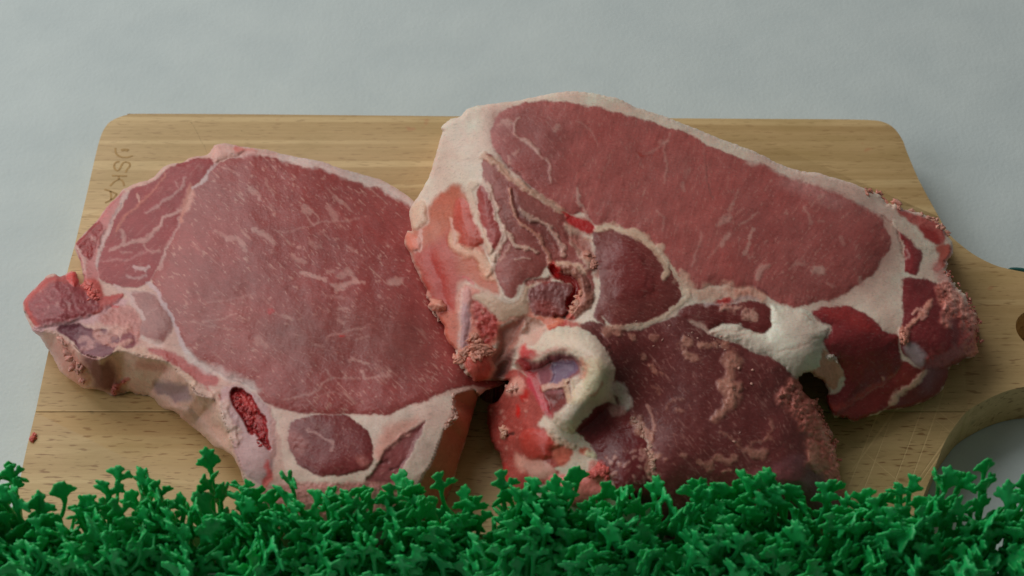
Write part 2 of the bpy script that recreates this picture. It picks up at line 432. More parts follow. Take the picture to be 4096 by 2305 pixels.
# cap muscle
cap = T('a', [1540,430,1390,430,1250,480,1120,580,940,660,900,760,850,830,800,930,770,1010,740,1100,710,1200,710,1270,760,1330,880,1350,1000,1370,1100,1290,1160,1200,1190,1100,1250,990,1300,900,1310,830,1350,760,1370,700,1400,630,1480,560,1510,510,1560,470])
L.region(cap, (152,68,70), 'cap_muscle', soft=4, dome=.5, dw=25, gloss=.4, mar=.35, ang=2.3, fib=.6, crumb=.06)
for p_, w_, c_ in (([1200,540,1120,650,1000,770,900,850,860,920,850,960], 9, (186,118,104)), ([1340,570,1310,640,1200,730,1060,820], 11, (182,138,134)),
    ([1370,770,1270,820,1190,850,1150,920,1080,1000,990,1030,900,1050], 15, (188,144,138)), ([1300,850,1290,920,1230,1010,1190,1120,1160,1240], 9, (184,140,136)),
    ([1070,980,1050,1060,1100,1110,1160,1100], 9, (184,136,130)), ([880,950,900,1020,860,1060,800,1090], 12, (186,142,136)),
    ([750,1160,850,1160,920,1165,1000,1130,1060,1090], 8, (176,120,118)), ([870,1100,950,1105], 9, (178,124,120)), ([920,1270,980,1290,1060,1270], 10, (180,140,138)),
    ([980,1220,1040,1225], 16, (192,160,158)), ([1050,1240,1080,1210], 14, (190,156,154)), ([1000,700,1010,740], 14, (196,150,140)), ([910,680,880,760,810,870,770,980,730,1080,710,1200], 12, (194,160,158)),
    ([1380,640,1372,720,1345,790], 30, (196,136,124)), ([1330,800,1310,880], 16, (186,120,106)), ([1560,470,1500,530,1470,590,1400,640], 13, (196,166,164)), ([1270,590,1300,630], 7, (180,128,124))):
    L.vein(T('a', p_), w_, c_, .9, dz=.25)
L.region(T('a', [1560,330,1660,318,1740,340,1790,360,1720,405,1620,430,1560,460,1535,420]), (204,164,154), soft=5, dome=1.2, dw=15, crumb=.2)
L.vein(T('a', [1720,360,1760,365,1850,380]), 22, (206,110,102), .7)
L.vein(T('a', [1720,400,1780,385,1850,385], 'b', [50,215,130,215,220,235]), 22, (200,160,154), .7)
L.vein(T('b', [240,225,380,262,520,290,640,335,780,380,920,425,1040,480,1170,570]), 38, (202,178,172), .9, dz=.3, gloss=.4)
# pink membrane beside the cap, with the exposed red bone end
L.region(T('a', [900,660,870,740,800,870,760,960,720,1080,700,1200,720,1300,660,1400,600,1330,560,1120,540,1060,600,980,700,870,780,770]), (188,118,116), 'membrane', soft=6, crumb=.22, gloss=.55)
L.region(T('a', [710,880,650,930,565,1020,565,1060,600,1120,640,1170,680,1120,710,1020,740,930,735,895]), (152,54,54), 'blade_bone', soft=4, crumb=.5, gloss=.6)
L.vein(T('a', [660,1000,690,1010]), 22, (190,140,135), .6)
L.vein(T('a', [550,1060,590,1130,610,1200,600,1290]), 14, (200,160,152), .8)
L.vein(T('a', [760,940,740,1010,720,1080]), 8, (80,30,35), .6, dz=-.6)
L.vein(T('a', [800,880,830,830,880,760]), 7, (110,50,60), .5, dz=-.3)
L.region(T('A', [605,180,640,110,700,130,740,180,760,260,700,300,640,280]), (200,104,98), soft=8, crumb=.35, dome=1., dw=18)
# vertebra
L.region(T('A', [165,300,200,240,300,140,380,95,500,100,600,180,650,220,720,260,860,225,900,240,800,320,700,380,600,420,480,445,300,480,250,460,190,370]), (180,92,88), 'vertebra_bone', soft=4, dome=1.2, dw=16, crumb=.3, gloss=.5)
L.region(T('A', [210,290,300,200,390,150,500,150,590,200,640,240,720,290,700,350,600,395,480,425,300,450,240,380]), (150,72,76), 'bone_marrow', soft=8, crumb=.45, gloss=.55)
L.region(T('A', [480,90,520,55,560,90,570,150,540,180,490,130]), (206,84,80), soft=4, dome=1.5, dw=12, gloss=.7)
for i_ in range(60): L.vein(T('A', [random.uniform(260,680), 0, 0, 0][:2])*0+T('A', [random.uniform(260,680), random.uniform(180,420)]), random.uniform(5,11), random.choice([(178,118,116),(120,44,50),(186,130,126)]), .55)
L.vein(T('A', [250,490,400,462,550,437,700,405,790,345,890,290]), 30, (196,152,156), .85, dz=.3, gloss=.55)
L.region(T('A', [730,380,860,310,960,330,1040,420,1030,540,980,600,880,470,760,470]), (186,128,122), soft=12, crumb=.4)
L.region(T('A', [420,480,460,450,560,450,640,470,720,480,800,500,850,530,860,580,830,640,780,680,700,690,620,670,560,620,520,570,440,520]), (122,70,80), 'spinal_bone', soft=5, crumb=.3, gloss=.55, dz=-.4)
L.region(T('A', [860,560,900,500,960,520,990,600,900,620]), (138,72,78), soft=5, crumb=.3)
L.vein(T('A', [590,560,640,560,660,610,600,620]), 24, (188,142,138), .7, dz=.3, crumb=.4)
L.vein(T('A', [700,500,760,540,840,500,880,480]), 40, (196,146,136), .75, dz=.4, crumb=.5, rough=.7)
L.vein(T('A', [780,590,860,600,950,560]), 16, (192,142,132), .8, dz=.4, crumb=.4)
L.vein(T('A', [810,320,850,325]), 14, (190,64,64), .7)
L.region(T('A', [940,240,1000,215,1090,230,1150,270,1200,330,1240,400,1250,470,1220,540,1160,600,1080,580,1020,520,1040,400,980,330]), (158,108,104), 'rib_muscle', soft=6, dome=.6, dw=25, gloss=.62, mar=.3, fib=.6, ang=.9)
L.vein(T('A', [830,170,920,220,960,290,1030,370,1040,400]), 15, (198,164,160), .9)
L.vein(T('A', [940,240,1010,220,1090,225,1160,280]), 10, (188,150,146), .7)
L.vein(T('A', [1080,140,1130,200,1180,290,1240,400,1280,480,1320,580,1350,650]), 16, (192,164,166), .85, gloss=.6)
L.vein(T('A', [1040,550,1100,580,1170,605]), 24, (206,180,172), .9, gloss=.6)
L.vein(T('A', [1180,320,1090,350,1010,390]), 5, (180,140,134), .6)
L.region(T('A', [1080,620,1200,640,1350,700,1500,790,1600,850,1560,900,1450,870,1350,800,1250,730,1100,660]), (176,92,88), 'intercostal_muscle', soft=7, crumb=.12, gloss=.66, fib=.5, ang=.5)
L.vein(T('A', [1350,660,1500,770,1650,820,1780,870,1850,920]), 34, (202,182,178), .7, soft=14, gloss=.6)  # broad pale sheen along the loin's lower edge, painted into the colour
# rib with its marrow
L.region(T('B', [-20,560,60,530,180,560,290,660,350,720,370,880,360,1060,330,1200,240,1240,150,1180,80,1060,60,940,20,800,-20,700]), (186,148,148), 'rib_bone', soft=8, dome=.6, dw=25, crumb=.12, gloss=.55)
L.region(T('B', [50,560,110,545,180,590,220,660,260,720,300,820,320,920,322,1000,290,990,240,900,190,890,150,830,110,760,50,660]), (150,36,40), 'rib_marrow', soft=3, dz=-1.4, crumb=.8, gloss=.6)
L.region(T('B', [60,640,120,600,190,640,240,760,200,800,120,720]), (184,66,62), soft=10, crumb=.6, gloss=.6, op=.6)
L.vein(T('B', [330,700,350,740,360,900,350,1050]), 30, (200,150,142), .6, soft=12, crumb=.3)
L.vein(T('B', [310,1110,330,1180,300,1230]), 30, (200,70,68), .8, soft=10)
L.vein(T('B', [0,700,30,780,60,900]), 40, (204,172,160), .7, dz=.8, crumb=.4, rough=.8)
# belly side muscles in white fat
L.region(T('B', [340,700,600,745,800,752,1000,750,1190,752,1300,700,1450,650,1640,600,1650,690,1600,820,1540,960,1480,1120,1300,1230,1200,1200,1000,1240,700,1230,450,1180,400,900]), FATW, soft=6, crumb=.12, gloss=.42)
L.region(T('B', [1200,800,1330,780,1420,780,1300,900,1180,1000,1130,1100,1080,1000]), (204,140,126), soft=22, crumb=.2, op=.7)
L.region(T('B', [480,800,550,760,700,745,860,750,960,800,1040,870,1070,950,1070,1040,1040,1120,960,1160,850,1180,700,1195,600,1150,530,1100,480,1000,450,900]), (126,60,60), 'belly_muscle', soft=4, dome=.9, dw=30, gloss=.68, mar=.3, fib=.7, ang=.6, crumb=.12)
L.region(T('B', [450,880,520,870,600,940,560,1040,490,1020]), (160,100,96), soft=14, crumb=.5, op=.7)
L.vein(T('B', [600,850,700,895,780,940,765,1000]), 13, (180,134,130), .8)
L.vein(T('B', [980,1070,1010,1090]), 34, (178,118,112), .6, crumb=.4)
L.region(T('B', [1300,880,1370,840,1450,780,1430,850,1390,930,1330,1060,1280,1150,1220,1250,1190,1310,1020,1230,1090,1130,1150,1020,1200,960]), (142,80,80), 'flank_muscle', soft=5, dz=-.5, gloss=.62, mar=.3, fib=.6, ang=2.2, crumb=.25)
L.vein(T('B', [1230,960,1280,890,1340,890]), 18, (196,140,132), .7, dz=.5, crumb=.5)
L.vein(T('B', [1200,1140,1280,1100,1320,1060]), 8, (70,24,28), .7, dz=-.5)
L.vein(T('B', [1100,1110,1180,1080]), 12, (80,30,34), .5, dz=-.5)
L.region(T('S', [1050,1960,1300,1930,1650,1950,1600,2080,1400,2140,1200,2110]), (190,130,124), soft=12, crumb=.5, mar=.5)
# fine seams in the loin
for cr, p_, w_, o_ in (('a',[1590,490,1660,510,1740,550],7,.6),('a',[1640,1010,1720,1010,1790,1090],20,.5),('a',[1560,950,1640,1010],14,.4),('b',[390,630,430,690,480,720,500,680,470,640,410,600],7,.7),
    ('b',[200,770,300,770,400,740,460,720,560,700,780,680],5,.5),('b',[380,1070,460,1090,550,1130],14,.8),('b',[600,1160,680,1160,760,1140,740,1080],20,.8),('b',[620,1190,680,1185],18,.7),('b',[1015,1140,1080,1135],26,.75),
    ('b',[30,760,100,790,170,850],18,.6),('b',[570,590,600,640,620,680],22,.45),('b',[400,600,430,620],26,.6),('b',[620,520,670,560],16,.55),('b',[780,1130,820,1135],14,.7),('b',[640,1100,720,1060],22,.5),
    ('b',[240,1370,300,1400],8,.6),('b',[100,390,140,460,170,510],9,.5),('b',[0,460,40,500,70,530],16,.55),('b',[530,780,580,830],9,.4),('b',[700,880,760,900],14,.4),('b',[330,960,400,1000],18,.45),
    ('b',[440,850,480,880],26,.4),('b',[560,1070,600,1060],18,.5),('b',[560,1240,700,1260],9,.4),('b',[640,1330,700,1325],14,.45),
    ('B',[700,520,760,482,850,480,940,465],7,.6),('B',[1010,482,1100,465,1200,460],9,.65),('B',[990,430,1010,480],11,.8),('B',[900,345,960,345,1030,372],12,.75),('B',[740,205,760,170,850,145,930,120,1010,120],7,.6),
    ('B',[1140,390,1140,470],7,.5),('B',[430,640,560,600,680,560,700,510],9,.5),('B',[640,240,720,250],9,.5),('B',[740,420,760,470],7,.5),('B',[820,50,870,80],9,.6),('B',[250,210,290,230],34,.35),('B',[640,640,760,580,840,610],6,.4),
    ('B',[380,10,440,30,500,45],7,.5),('B',[1050,180,980,190,940,210],7,.4),('A',[1480,430,1600,410,1720,370],6,.5),('A',[1500,300,1700,260,1850,230],5,.4),('A',[1330,430,1450,440,1560,470,1700,480],5,.4)):
    L.vein(T(cr, p_), w_, (190,146,138), o_)
L.vein(T('B', [835,160,860,165]), 9, (190,50,50), .9)
L.vein(T('b', [140,1350,170,1352]), 18, (176,50,54), .7)
L.specks(50, (620,700,1700,1300), 6, (190,140,130), mask=['loin_muscle'], dz=.08, ang=.6, op=.5)
L.build('pork_chop', 'pale pink pork chop lying flat on the left of the board, red marrow showing', 'pork chop', (1000, 1300), 'raw pork chops on the wooden board',
        sub={'bone_marrow': 'vertebra_bone', 'rib_marrow': 'rib_bone'})
#@@RIGHT
# ================================================================== RIGHT CHOP
o1 = T('c', [300,400,305,370,370,320,440,300,480,250,560,225,700,205,850,185,950,165,1050,145,1200,120,1350,125,1470,145,1600,175],
       'd', [0,15,100,60,200,90,350,145,500,205,640,260,740,300,880,350,1000,400,1100,455,1250,510,1380,525,1500,560,1600,590],
       'e', [380,240,480,285,580,325,600,360,660,400,680,365,715,370,730,420,790,440,880,460,960,500,1030,550,1060,610,1105,670,1105,750,1070,810,1060,880,1100,930,1130,990,1210,1070,1240,1140,1290,1220,1295,1290,1275,1380],
       'E', [1470,20,1475,60,1455,110,1475,190,1440,235,1400,240,1270,310,1250,380,1220,460,1160,520,1100,550,1000,590,900,610,800,620,740,650,660,670,590,700,530,680,440,665,390,590,370,515,388,488,372,452,340,405,290,372,240,345])
o2 = T('E', [180,380,190,450,250,530,300,545,290,600,330,650,350,700,380,740,410,770,420,810,410,850,440,890,450,960,470,1020,470,1080,480,1120,490,1160], 'S', [3380,2020,3350,2080,3200,2140,2900,2170,2600,2170,2300,2100,2080,2020])
o3 = T('F', [380,1040,390,930,380,860,370,800,340,740,300,680,270,600,260,530,240,470,240,400,245,300,290,280,340,250,380,200,410,130,420,60], 'C', [460,1350,490,1290,440,1290,340,1290,210,1300,180,1270],
       'B', [1750,450,1720,400,1665,340,1670,270,1620,220,1590,160,1590,100,1560,60,1520,0], 'b', [1370,1430,1320,1360,1290,1310,1310,1280,1280,1250,1280,1200,1240,1130,1210,1060,1180,1000,1160,930,1125,880,1120,830,1140,770,1170,770,1170,740,1155,650,1170,590,1230,500,1300,370,1340,240,1370,130,1395,50])
outline = np.vstack([o1, o2, o3])
cps = [(1775,500,40),(1900,430,42),(2100,400,44),(2300,375,45),(2500,400,43),(2750,470,40),(3000,580,36),(3250,680,32),(3400,760,29),(3550,830,24),(3650,850,20),
       (2100,600,43),(2300,700,42),(2600,700,40),(2900,800,37),(3200,900,33),(3450,1000,29),(1900,700,40),(1990,900,38),(1830,900,33),(1720,700,31),(1660,850,25),(1640,950,24),(1750,1050,29),(1900,1100,32),(1700,1150,25),
       (2100,1000,37),(2300,950,38),(2550,1050,38),(2450,1200,36),(2600,1250,34),(2800,1150,35),(3100,1150,32),(3350,1200,28),(3700,1000,20),(3780,1080,18),(3600,1150,24),(3850,1300,17),(3800,1400,19),(3900,1420,10),
       (3700,1550,11),(3650,1400,21),(3500,1350,25),(3400,1500,17),(3550,1500,14),(3350,1620,12),(3420,1670,8.5),(3520,1650,7),(3650,1620,5),(3780,1540,4),(3300,1560,15),
       (2000,1200,33),(1800,1250,27),(1850,1400,25),(1880,1500,23),(2000,1500,20),(2200,1180,34),(2100,1300,31),(2250,1270,33),(2050,1400,26),
       (2350,1330,37),(2430,1450,38),(2400,1560,34),(2200,1400,33),(2120,1450,27),(2300,1650,31),(2150,1600,27),(2030,1560,20),(2000,1640,13),(1960,1640,8),(1960,1750,7),(2100,1750,22),(2300,1800,25),(2020,1850,8),(2010,1920,8),(2150,1900,20),
       (2400,1650,26),(2550,1450,32),(2800,1350,32),(3050,1350,30),(3250,1400,28),(3200,1480,25),(2800,1600,29),(3050,1600,26),(3200,1700,21),(3290,1750,12),(3330,1850,9),(3360,1930,7),(3250,1850,18),(3000,1850,24),(2700,1850,26),(2500,1900,25),(2300,2000,20),(2900,2080,14),(2600,2080,14),(3200,2050,12),(2100,1980,10)]
Q = Slab(outline, cps, 4.2, rag=[(3330,1800,190,11),(3760,1250,300,9),(3600,850,110,8),(1890,1440,90,10),(3230,1480,110,8),(1760,1150,200,5),(1960,1750,160,5),(2700,420,500,4),(3100,600,200,5)], seed=5, edge=(16, 2.2))
Q.base((213,192,177), .45, .07)
CREAM = (219,202,187)
# outside of the chop, seen at the left
Q.region(T('c', [300,380,440,300,560,230,700,215,690,300,660,400,640,520,600,600,600,760,520,830,480,760,400,740,330,820,230,900,60,1050,0,800,200,500]), (216,190,176), soft=10, crumb=.06, gloss=.5)
Q.region(T('b', [1155,640,1170,590,1240,540,1290,600,1290,700,1230,760,1170,770]), (210,176,156), soft=8, dome=1.5, dw=20, gloss=.6)
Q.region(T('b', [1300,580,1400,490,1480,430,1560,480,1600,640,1680,860,1720,1000,1790,1150,1800,1230,1700,1200,1580,1130,1500,1100,1350,1050,1240,920,1200,900,1130,900,1125,790,1180,775,1250,740,1290,700]), (184,106,84), 'outer_membrane', soft=14, crumb=.12, gloss=.7, fib=.4, ang=1.3)
Q.region(T('b', [1240,900,1350,830,1470,760,1490,860,1500,1050,1560,1110,1510,1200,1510,1450,1400,1450,1300,1280,1210,1060,1170,930]), (176,80,68), 'outer_membrane', soft=22, crumb=.14, gloss=.7, fib=.5, ang=1.3)
Q.region(T('b', [1300,900,1380,1000,1440,1200,1470,1330,1420,1330,1330,1150,1260,980]), (168,54,46), soft=24, crumb=.1, gloss=.7, op=.7, dz=-.8)
Q.region(T('b', [1130,780,1200,790,1240,830,1240,900,1180,930,1130,880]), (206,128,110), soft=6, dome=1.2, dw=14, crumb=.2)
Q.vein(T('b', [1240,780,1230,850,1240,900,1200,920]), 14, (206,160,150), .8)
Q.region(T('b', [1290,1285,1340,1265,1395,1270,1420,1320,1400,1350,1330,1345]), (208,146,128), 'fat_knob', soft=4, dome=3.2, dw=12, crumb=.25)
Q.vein(T('b', [1270,1180,1290,1240]), 14, (208,150,136), .8, dz=.6)
Q.region(T('B', [1590,0,1700,20,1700,200,1660,270,1600,200,1560,80]), (198,116,98), soft=12, crumb=.2, gloss=.6)
# loin
loin = T('c', [730,270,850,218,1000,193,1200,198,1400,232,1600,275,1812,335], 'd', [200,165,400,222,600,320,800,405,1000,465,1200,555,1400,630,1560,695,1700,755,1812,805], 'e', [150,262,300,335,430,395,580,455,600,490,620,570,660,640,655,720,590,800,560,870,480,940,380,1010,290,1070,200,1090,80,1120,0,1140],
         'D', [1400,235,1300,200,1200,150,1100,95,1000,95,870,70,720,110,640,80], 'd', [430,1320,360,1240,280,1120,200,1030,120,970,0,930], 'c', [1700,1115,1550,1095,1430,1090,1390,1060,1340,1000,1250,1010,1170,980,1100,930,1000,850,900,770,850,730,760,640,700,560,660,490,660,400,680,330])
Q.region(loin, (168,97,92), 'loin_muscle', soft=5, dome=.9, dw=40, gloss=.5, mar=.45, ang=1.85, fib=1., crumb=.04)
Q.region(T('e', [-400,250,150,270,560,460,640,620,560,860,200,1080,-300,900,-500,600]), (162,94,90), soft=100, gloss=.5, mar=.75, ang=2.2, fib=1., crumb=.05, op=.8)
Q.region(T('c', [660,300,800,260,1100,300,1200,500,1150,800,1000,850,860,720,700,560]), (146,80,76), soft=60, gloss=.48, mar=.35, ang=.9, fib=.7, crumb=.1, op=.8)
Q.region(T('e', [0,200,200,290,350,380,250,420,60,340,-150,250]), (186,134,130), soft=30, crumb=.5, op=.6, gloss=.5, mar=.5)
for cr, p_, w_, o_, z_ in (('c',[870,300,830,350,830,400,860,450,930,490,980,540,1030,600,1090,650,1080,720,1100,790],10,.7,.5),('c',[900,470,950,500,990,560],20,.7,.3),('c',[1280,830,1300,930,1340,990,1370,1050],13,.8,.3),
    ('c',[790,600,800,650],14,.6,.2),('c',[820,570,860,550],14,.5,.2),('c',[1140,370,1130,420],16,.5,.2),('c',[1280,330,1340,370,1410,430,1430,500],6,.4,.2),('c',[730,350,790,340],26,.45,.2),
    ('d',[320,240,300,310,290,390,300,500,290,600],8,.5,.3),('d',[170,390,240,350,300,310],8,.5,.2),('d',[260,310,310,300],18,.4,.1),('d',[420,610,420,660],12,.5,.1),('d',[690,900,730,870,760,850],26,.6,.1),('d',[700,1060,740,990,750,970],14,.6,.1),
    ('d',[860,1120,890,1060,910,990,930,940],14,.7,.1),('d',[830,910,890,880,940,840,960,820],9,.6,.1),('d',[480,1200,520,1090,560,960],8,.45,.2),('d',[600,1150,680,1060],8,.4,.1),('d',[740,800,790,730,830,650],8,.45,.1),
    ('d',[770,790,780,760],12,.5,.1),('d',[570,360,580,500,600,620,640,700],5,.3,.4),('d',[440,560,470,500],7,.35,.1),('d',[1290,780,1330,830,1340,900],12,.5,.1),('d',[1380,1240,1430,1245],26,.6,.2),('d',[960,1290,980,1230,1030,1200],20,.6,.4),
    ('d',[1220,1190,1300,1180],12,.5,.1),('d',[1450,880,1400,880],9,.4,.1),('d',[1220,560,1260,590,1330,600],10,.5,.1),('d',[1410,710,1430,700],16,.5,.1),('d',[230,800,270,850,270,950],10,.35,.3),('e',[100,870,150,880],26,.55,.2),('e',[430,930,440,970],20,.7,.2),
    ('e',[300,640,310,680],16,.35,.1),('e',[200,960,240,990],14,.4,.1)):
    Q.vein(T(cr, p_), w_, (192,150,140), o_, dz=z_)
Q.vein(T('d', [590,480,600,600,640,700]), 7, (84,38,40), .35, dz=-.5)
Q.vein(T('d', [100,380,130,400]), 16, (160,60,50), .5)
Q.vein(T('c', [720,590,780,650,860,720,910,790,1000,880]), 9, (100,50,50), .5, dz=-.6)
# rib muscles
ribm = T('c', [600,600,650,570,720,640,800,745,870,800,950,860,1080,940,1190,1010,1240,1080,1260,1140,1270,1230,1340,1320,1390,1400], 'C', [1180,400,1200,560,1130,500,1080,400,1000,340,900,320,830,320,730,430,620,470,570,560,520,610,460,570,400,480,370,400,380,320,410,250], 'c', [690,1300,740,1190,720,1050,690,930,640,840,590,760])
Q.region(ribm, (150,86,80), 'rib_muscle', soft=5, dome=.6, dw=30, gloss=.6, mar=.3, ang=1.0, fib=.8, crumb=.08)
for P_, c_ in ((T('c', [570,800,600,790,660,850,690,960,700,1060,750,1150,730,1240,650,1300,620,1240,600,1120,560,1000,560,880]), (160,80,76)), (T('c', [390,910,430,880,500,930,540,1020,590,1130,610,1200,560,1240,500,1270,430,1230,400,1150,380,1030]), (184,88,74))):
    Q.region(P_, c_, 'rib_muscle', soft=7, dome=1.4, dw=28, gloss=.75, mar=.1, ang=1.2, fib=.8, crumb=.06)
# folds
for p_, w_, c_ in (([600,585,700,640,790,740,870,800,1000,870,1130,960,1200,1010], 24, (200,158,138)), ([590,770,640,830,690,930,700,1040,755,1140,740,1215,695,1310,665,1400,640,1450], 20, (206,174,160)),
    ([790,830,800,930,850,1050,940,1120,1020,1200,1060,1280,1090,1370], 14, (186,132,116)), ([880,985,960,1040,1060,1090,1130,1170,1180,1250,1180,1300], 20, (196,156,142)),
    ([1210,1090,1255,1150,1270,1220,1330,1310,1370,1390], 30, (200,164,146)), ([755,1140,820,1180,845,1250,940,1250,1000,1290], 14, (200,166,150)), ([840,1340,880,1325,940,1330], 8, (190,150,138)), ([800,1230,770,1290,720,1350], 8, (184,136,124)),
    ([530,780,510,870,530,950,560,1030,600,1140,640,1240,680,1330], 26, (212,184,166)), ([390,1180,400,1240,460,1290,540,1290,600,1350,640,1450], 40, (210,164,140)), ([360,1050,385,1120,400,1220], 12, (208,160,146))):
    Q.vein(T('c', p_), w_, c_, .9, dz=.9 if w_ > 13 else .4)
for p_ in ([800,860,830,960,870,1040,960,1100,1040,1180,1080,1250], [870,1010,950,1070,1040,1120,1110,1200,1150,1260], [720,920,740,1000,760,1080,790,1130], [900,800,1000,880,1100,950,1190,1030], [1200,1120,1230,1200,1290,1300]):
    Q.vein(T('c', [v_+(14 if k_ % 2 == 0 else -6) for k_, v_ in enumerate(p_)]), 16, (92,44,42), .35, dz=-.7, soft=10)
Q.region(T('c', [1170,990,1230,1010,1330,1040,1390,1070,1410,1120,1370,1160,1300,1140,1220,1070]), (180,52,52), 'blood_spot', soft=8, crumb=.3, gloss=.7)
Q.vein(T('c', [1280,1180,1330,1230,1400,1330,1440,1430]), 44, (160,92,84), .8, dz=-.4, soft=12, crumb=.4)
Q.vein(T('c', [1350,1310,1370,1330]), 30, (206,146,128), .8, dz=1., crumb=.5)
Q.vein(T('c', [1330,1190,1390,1200]), 10, (200,140,120), .6)
# round muscle with its fat arc
Q.region(T('c', [1400,1125,1480,1110,1550,1120,1700,1150,1800,1215], 'd', [100,1000,200,1060,330,1200,420,1340], 'D', [590,50,600,110,580,180,530,240,460,290,380,340,250,380,130,380,50,350,10,300], 'C', [1290,850,1190,760,1190,720,1230,620,1245,500,1235,400,1200,250,1180,100]), (124,64,60), 'round_muscle', soft=5, dome=.7, dw=50, gloss=.6, mar=.3, ang=.4, fib=.8, crumb=.08)
Q.region(T('d', [-40,1010,60,1040,140,1110,150,1190,215,1290,200,1400,100,1440,-60,1440,-120,1300,-160,1120]), (128,56,56), soft=34, op=.6, gloss=.72, crumb=.12, dome=.5, dw=30, mar=.2)
Q.vein(T('c', [1430,1105,1550,1108,1700,1140,1790,1185], 'd', [0,948,110,978,200,1055,270,1140,300,1230,280,1280]), 26, (206,176,154), .92, dz=.6)
Q.vein(T('d', [250,1060,270,1100,330,1200,400,1310,430,1400], 'D', [600,70,640,115,620,165,520,262,420,325,300,372,180,385,90,390]), 20, (208,182,162), .9, dz=.5)
Q.vein(T('d', [60,1090,150,1180,170,1260,150,1350]), 12, (92,40,40), .4, dz=-.5, soft=9)
Q.vein(T('D', [600,40,640,90,760,130,880,110,990,120,1080,130]), 46, (206,168,150), .9, dz=.4, crumb=.3, rough=.7)
# small muscle, its red spot and the big fat flap
Q.region(T('D', [560,290,620,230,720,205,850,215,1000,200,1150,190,1220,230,1245,330,1230,400,1180,425,1040,400,900,360,800,400,740,390,650,350]), (118,56,54), 'small_muscle', soft=6, dome=.8, dw=25, gloss=.62, mar=.25, ang=.3, fib=.6, crumb=.15)
Q.vein(T('D', [770,215,860,205,960,190,1050,170,1150,170]), 18, (188,158,156), .7)
Q.vein(T('D', [860,188,910,184,950,176]), 26, (186,44,44), .9, crumb=.4)
Q.vein(T('D', [1010,130,1090,125,1180,150]), 40, (208,154,136), .8, dz=.5, crumb=.3)
Q.vein(T('D', [900,250,1030,240,1055,300,1130,300]), 26, (198,152,138), .8, dz=.6, crumb=.5, rough=.8)
Q.vein(T('D', [1150,90,1180,110,1210,130]), 14, (110,44,54), .6)
Q.region(T('D', [790,420,850,375,1000,350,1040,390,1100,410,1200,420,1240,340,1235,210,1400,245,1480,250,1560,320,1640,370,1660,400,1630,460,1600,500,1610,560,1600,650,1540,690,1430,745,1300,635,1200,575,1100,550,1000,485,900,475]), CREAM, 'fat_flap', soft=5, dome=1.4, dw=25, gloss=.5, crumb=.06, fib=.3, ang=2.7)
Q.vein(T('D', [670,350,740,380,800,430]), 28, (196,158,146), .8, soft=8)
for p_ in ([1290,570,1400,530,1500,500,1600,440], [1470,285,1520,320,1570,345], [820,430,950,400,1050,400], [900,460,1050,430,1180,430]):
    Q.vein(T('D', p_), 7, (190,152,134), .5, dz=-.4)
Q.region(T('D', [1610,545,1660,560,1720,590,1730,650,1770,730,1740,760,1700,820,1650,800,1590,750,1520,700,1590,660]), (202,150,130), 'torn_scrap', soft=4, crumb=.3, gloss=.5)
Q.vein(T('D', [1660,590,1710,580]), 24, (206,190,180), .8, dz=.8, crumb=.5)
# lower lean
low = T('R', [1240,760,1225,650,1165,540,1085,480,1045,445,1080,418,1140,420,1200,448], 'D', [120,400,280,395,430,345,560,295,650,345,720,385,800,430,900,478,1000,488,1090,550,1200,580,1300,640,1400,730,1430,770,1460,860,1520,940,1580,1060,1640,1230,1700,1400], 'S', [3380,2020,3200,2140,2700,2170,2620,2000], 'D', [360,1250,310,1150,220,1050,140,950,90,880,105,700,60,550])
Q.region(low, (112,58,56), 'leg_muscle', soft=5, dome=1.0, dw=45, gloss=.58, mar=.4, ang=.9, fib=.7, crumb=.14)
Q.region(T('D', [1100,560,1300,650,1430,790,1500,950,1560,1200,1650,1450,1300,1430,1250,1100,1200,800]), (120,66,64), soft=80, gloss=.7, mar=.45, ang=1.2, fib=.6, crumb=.2, op=.75)
Q.region(T('D', [150,420,330,430,380,640,350,900,300,1050,200,1000,120,860,110,650]), (112,56,54), soft=30, gloss=.66, mar=.6, ang=.8, fib=.6, crumb=.14, op=.6)
Q.vein(T('D', [1440,860,1500,950,1540,1080,1590,1210,1640,1340,1690,1450], 'S', [3350,1960]), 110, (196,124,112), .85, dz=1.4, crumb=1.0, rough=.5, soft=24)
Q.vein(T('D', [1430,850,1450,900,1500,980]), 80, (190,118,108), .65, dz=.5, crumb=.9, soft=20)
for p_, w_, o_ in (([960,640,940,740,920,790],60,.85),([950,800,960,850,1010,890],46,.8),([940,925,900,980,850,1030],40,.8),([720,520,800,507,900,493],20,.85),([615,485,650,505],26,.7),([630,570,690,605],26,.7),([305,585,330,605],18,.6),
    ([360,655,395,700],18,.75),([60,405,120,400],40,.8),([210,420,250,470],18,.7),([910,520,925,525],26,.7),([1240,1050,1250,1130,1200,1180],9,.45),([870,1140,930,1165,990,1220],9,.5),([480,980,510,920,600,905],9,.4),([380,800,420,830,420,870],9,.4),
    ([1110,1300,1165,1300],40,.6),([780,1400,850,1340,960,1330],26,.55),([560,980,600,980],12,.5),([1000,1240,1030,1250],30,.5),([440,715,450,720],14,.5),([600,1300,620,1310],24,.55),([720,1340,730,1360],18,.6),([900,1430,950,1420],14,.6),
    ([1100,1230,1220,1180,1260,1200],10,.5),([560,500,600,480,660,500],8,.35),([1560,1280,1540,1390,1590,1410,1620,1380],44,.9),([450,1330,470,1340],14,.5),([370,460,400,465],20,.5)):
    Q.vein(T('D', p_), w_, (184,132,116), o_*.92, dz=1.1 if w_ > 30 else .5, crumb=.5 if w_ > 16 else .3, rough=.75)
Q.region(T('D', [1250,1380,1330,1340,1430,1300,1480,1360,1450,1450,1250,1470]), (134,84,88), soft=20, gloss=.85, crumb=.05)
Q.region(T('D', [1080,1440,1300,1400,1500,1440,1480,1560,1100,1560]), (140,84,86), soft=20, gloss=.85, crumb=.05, dz=.8)
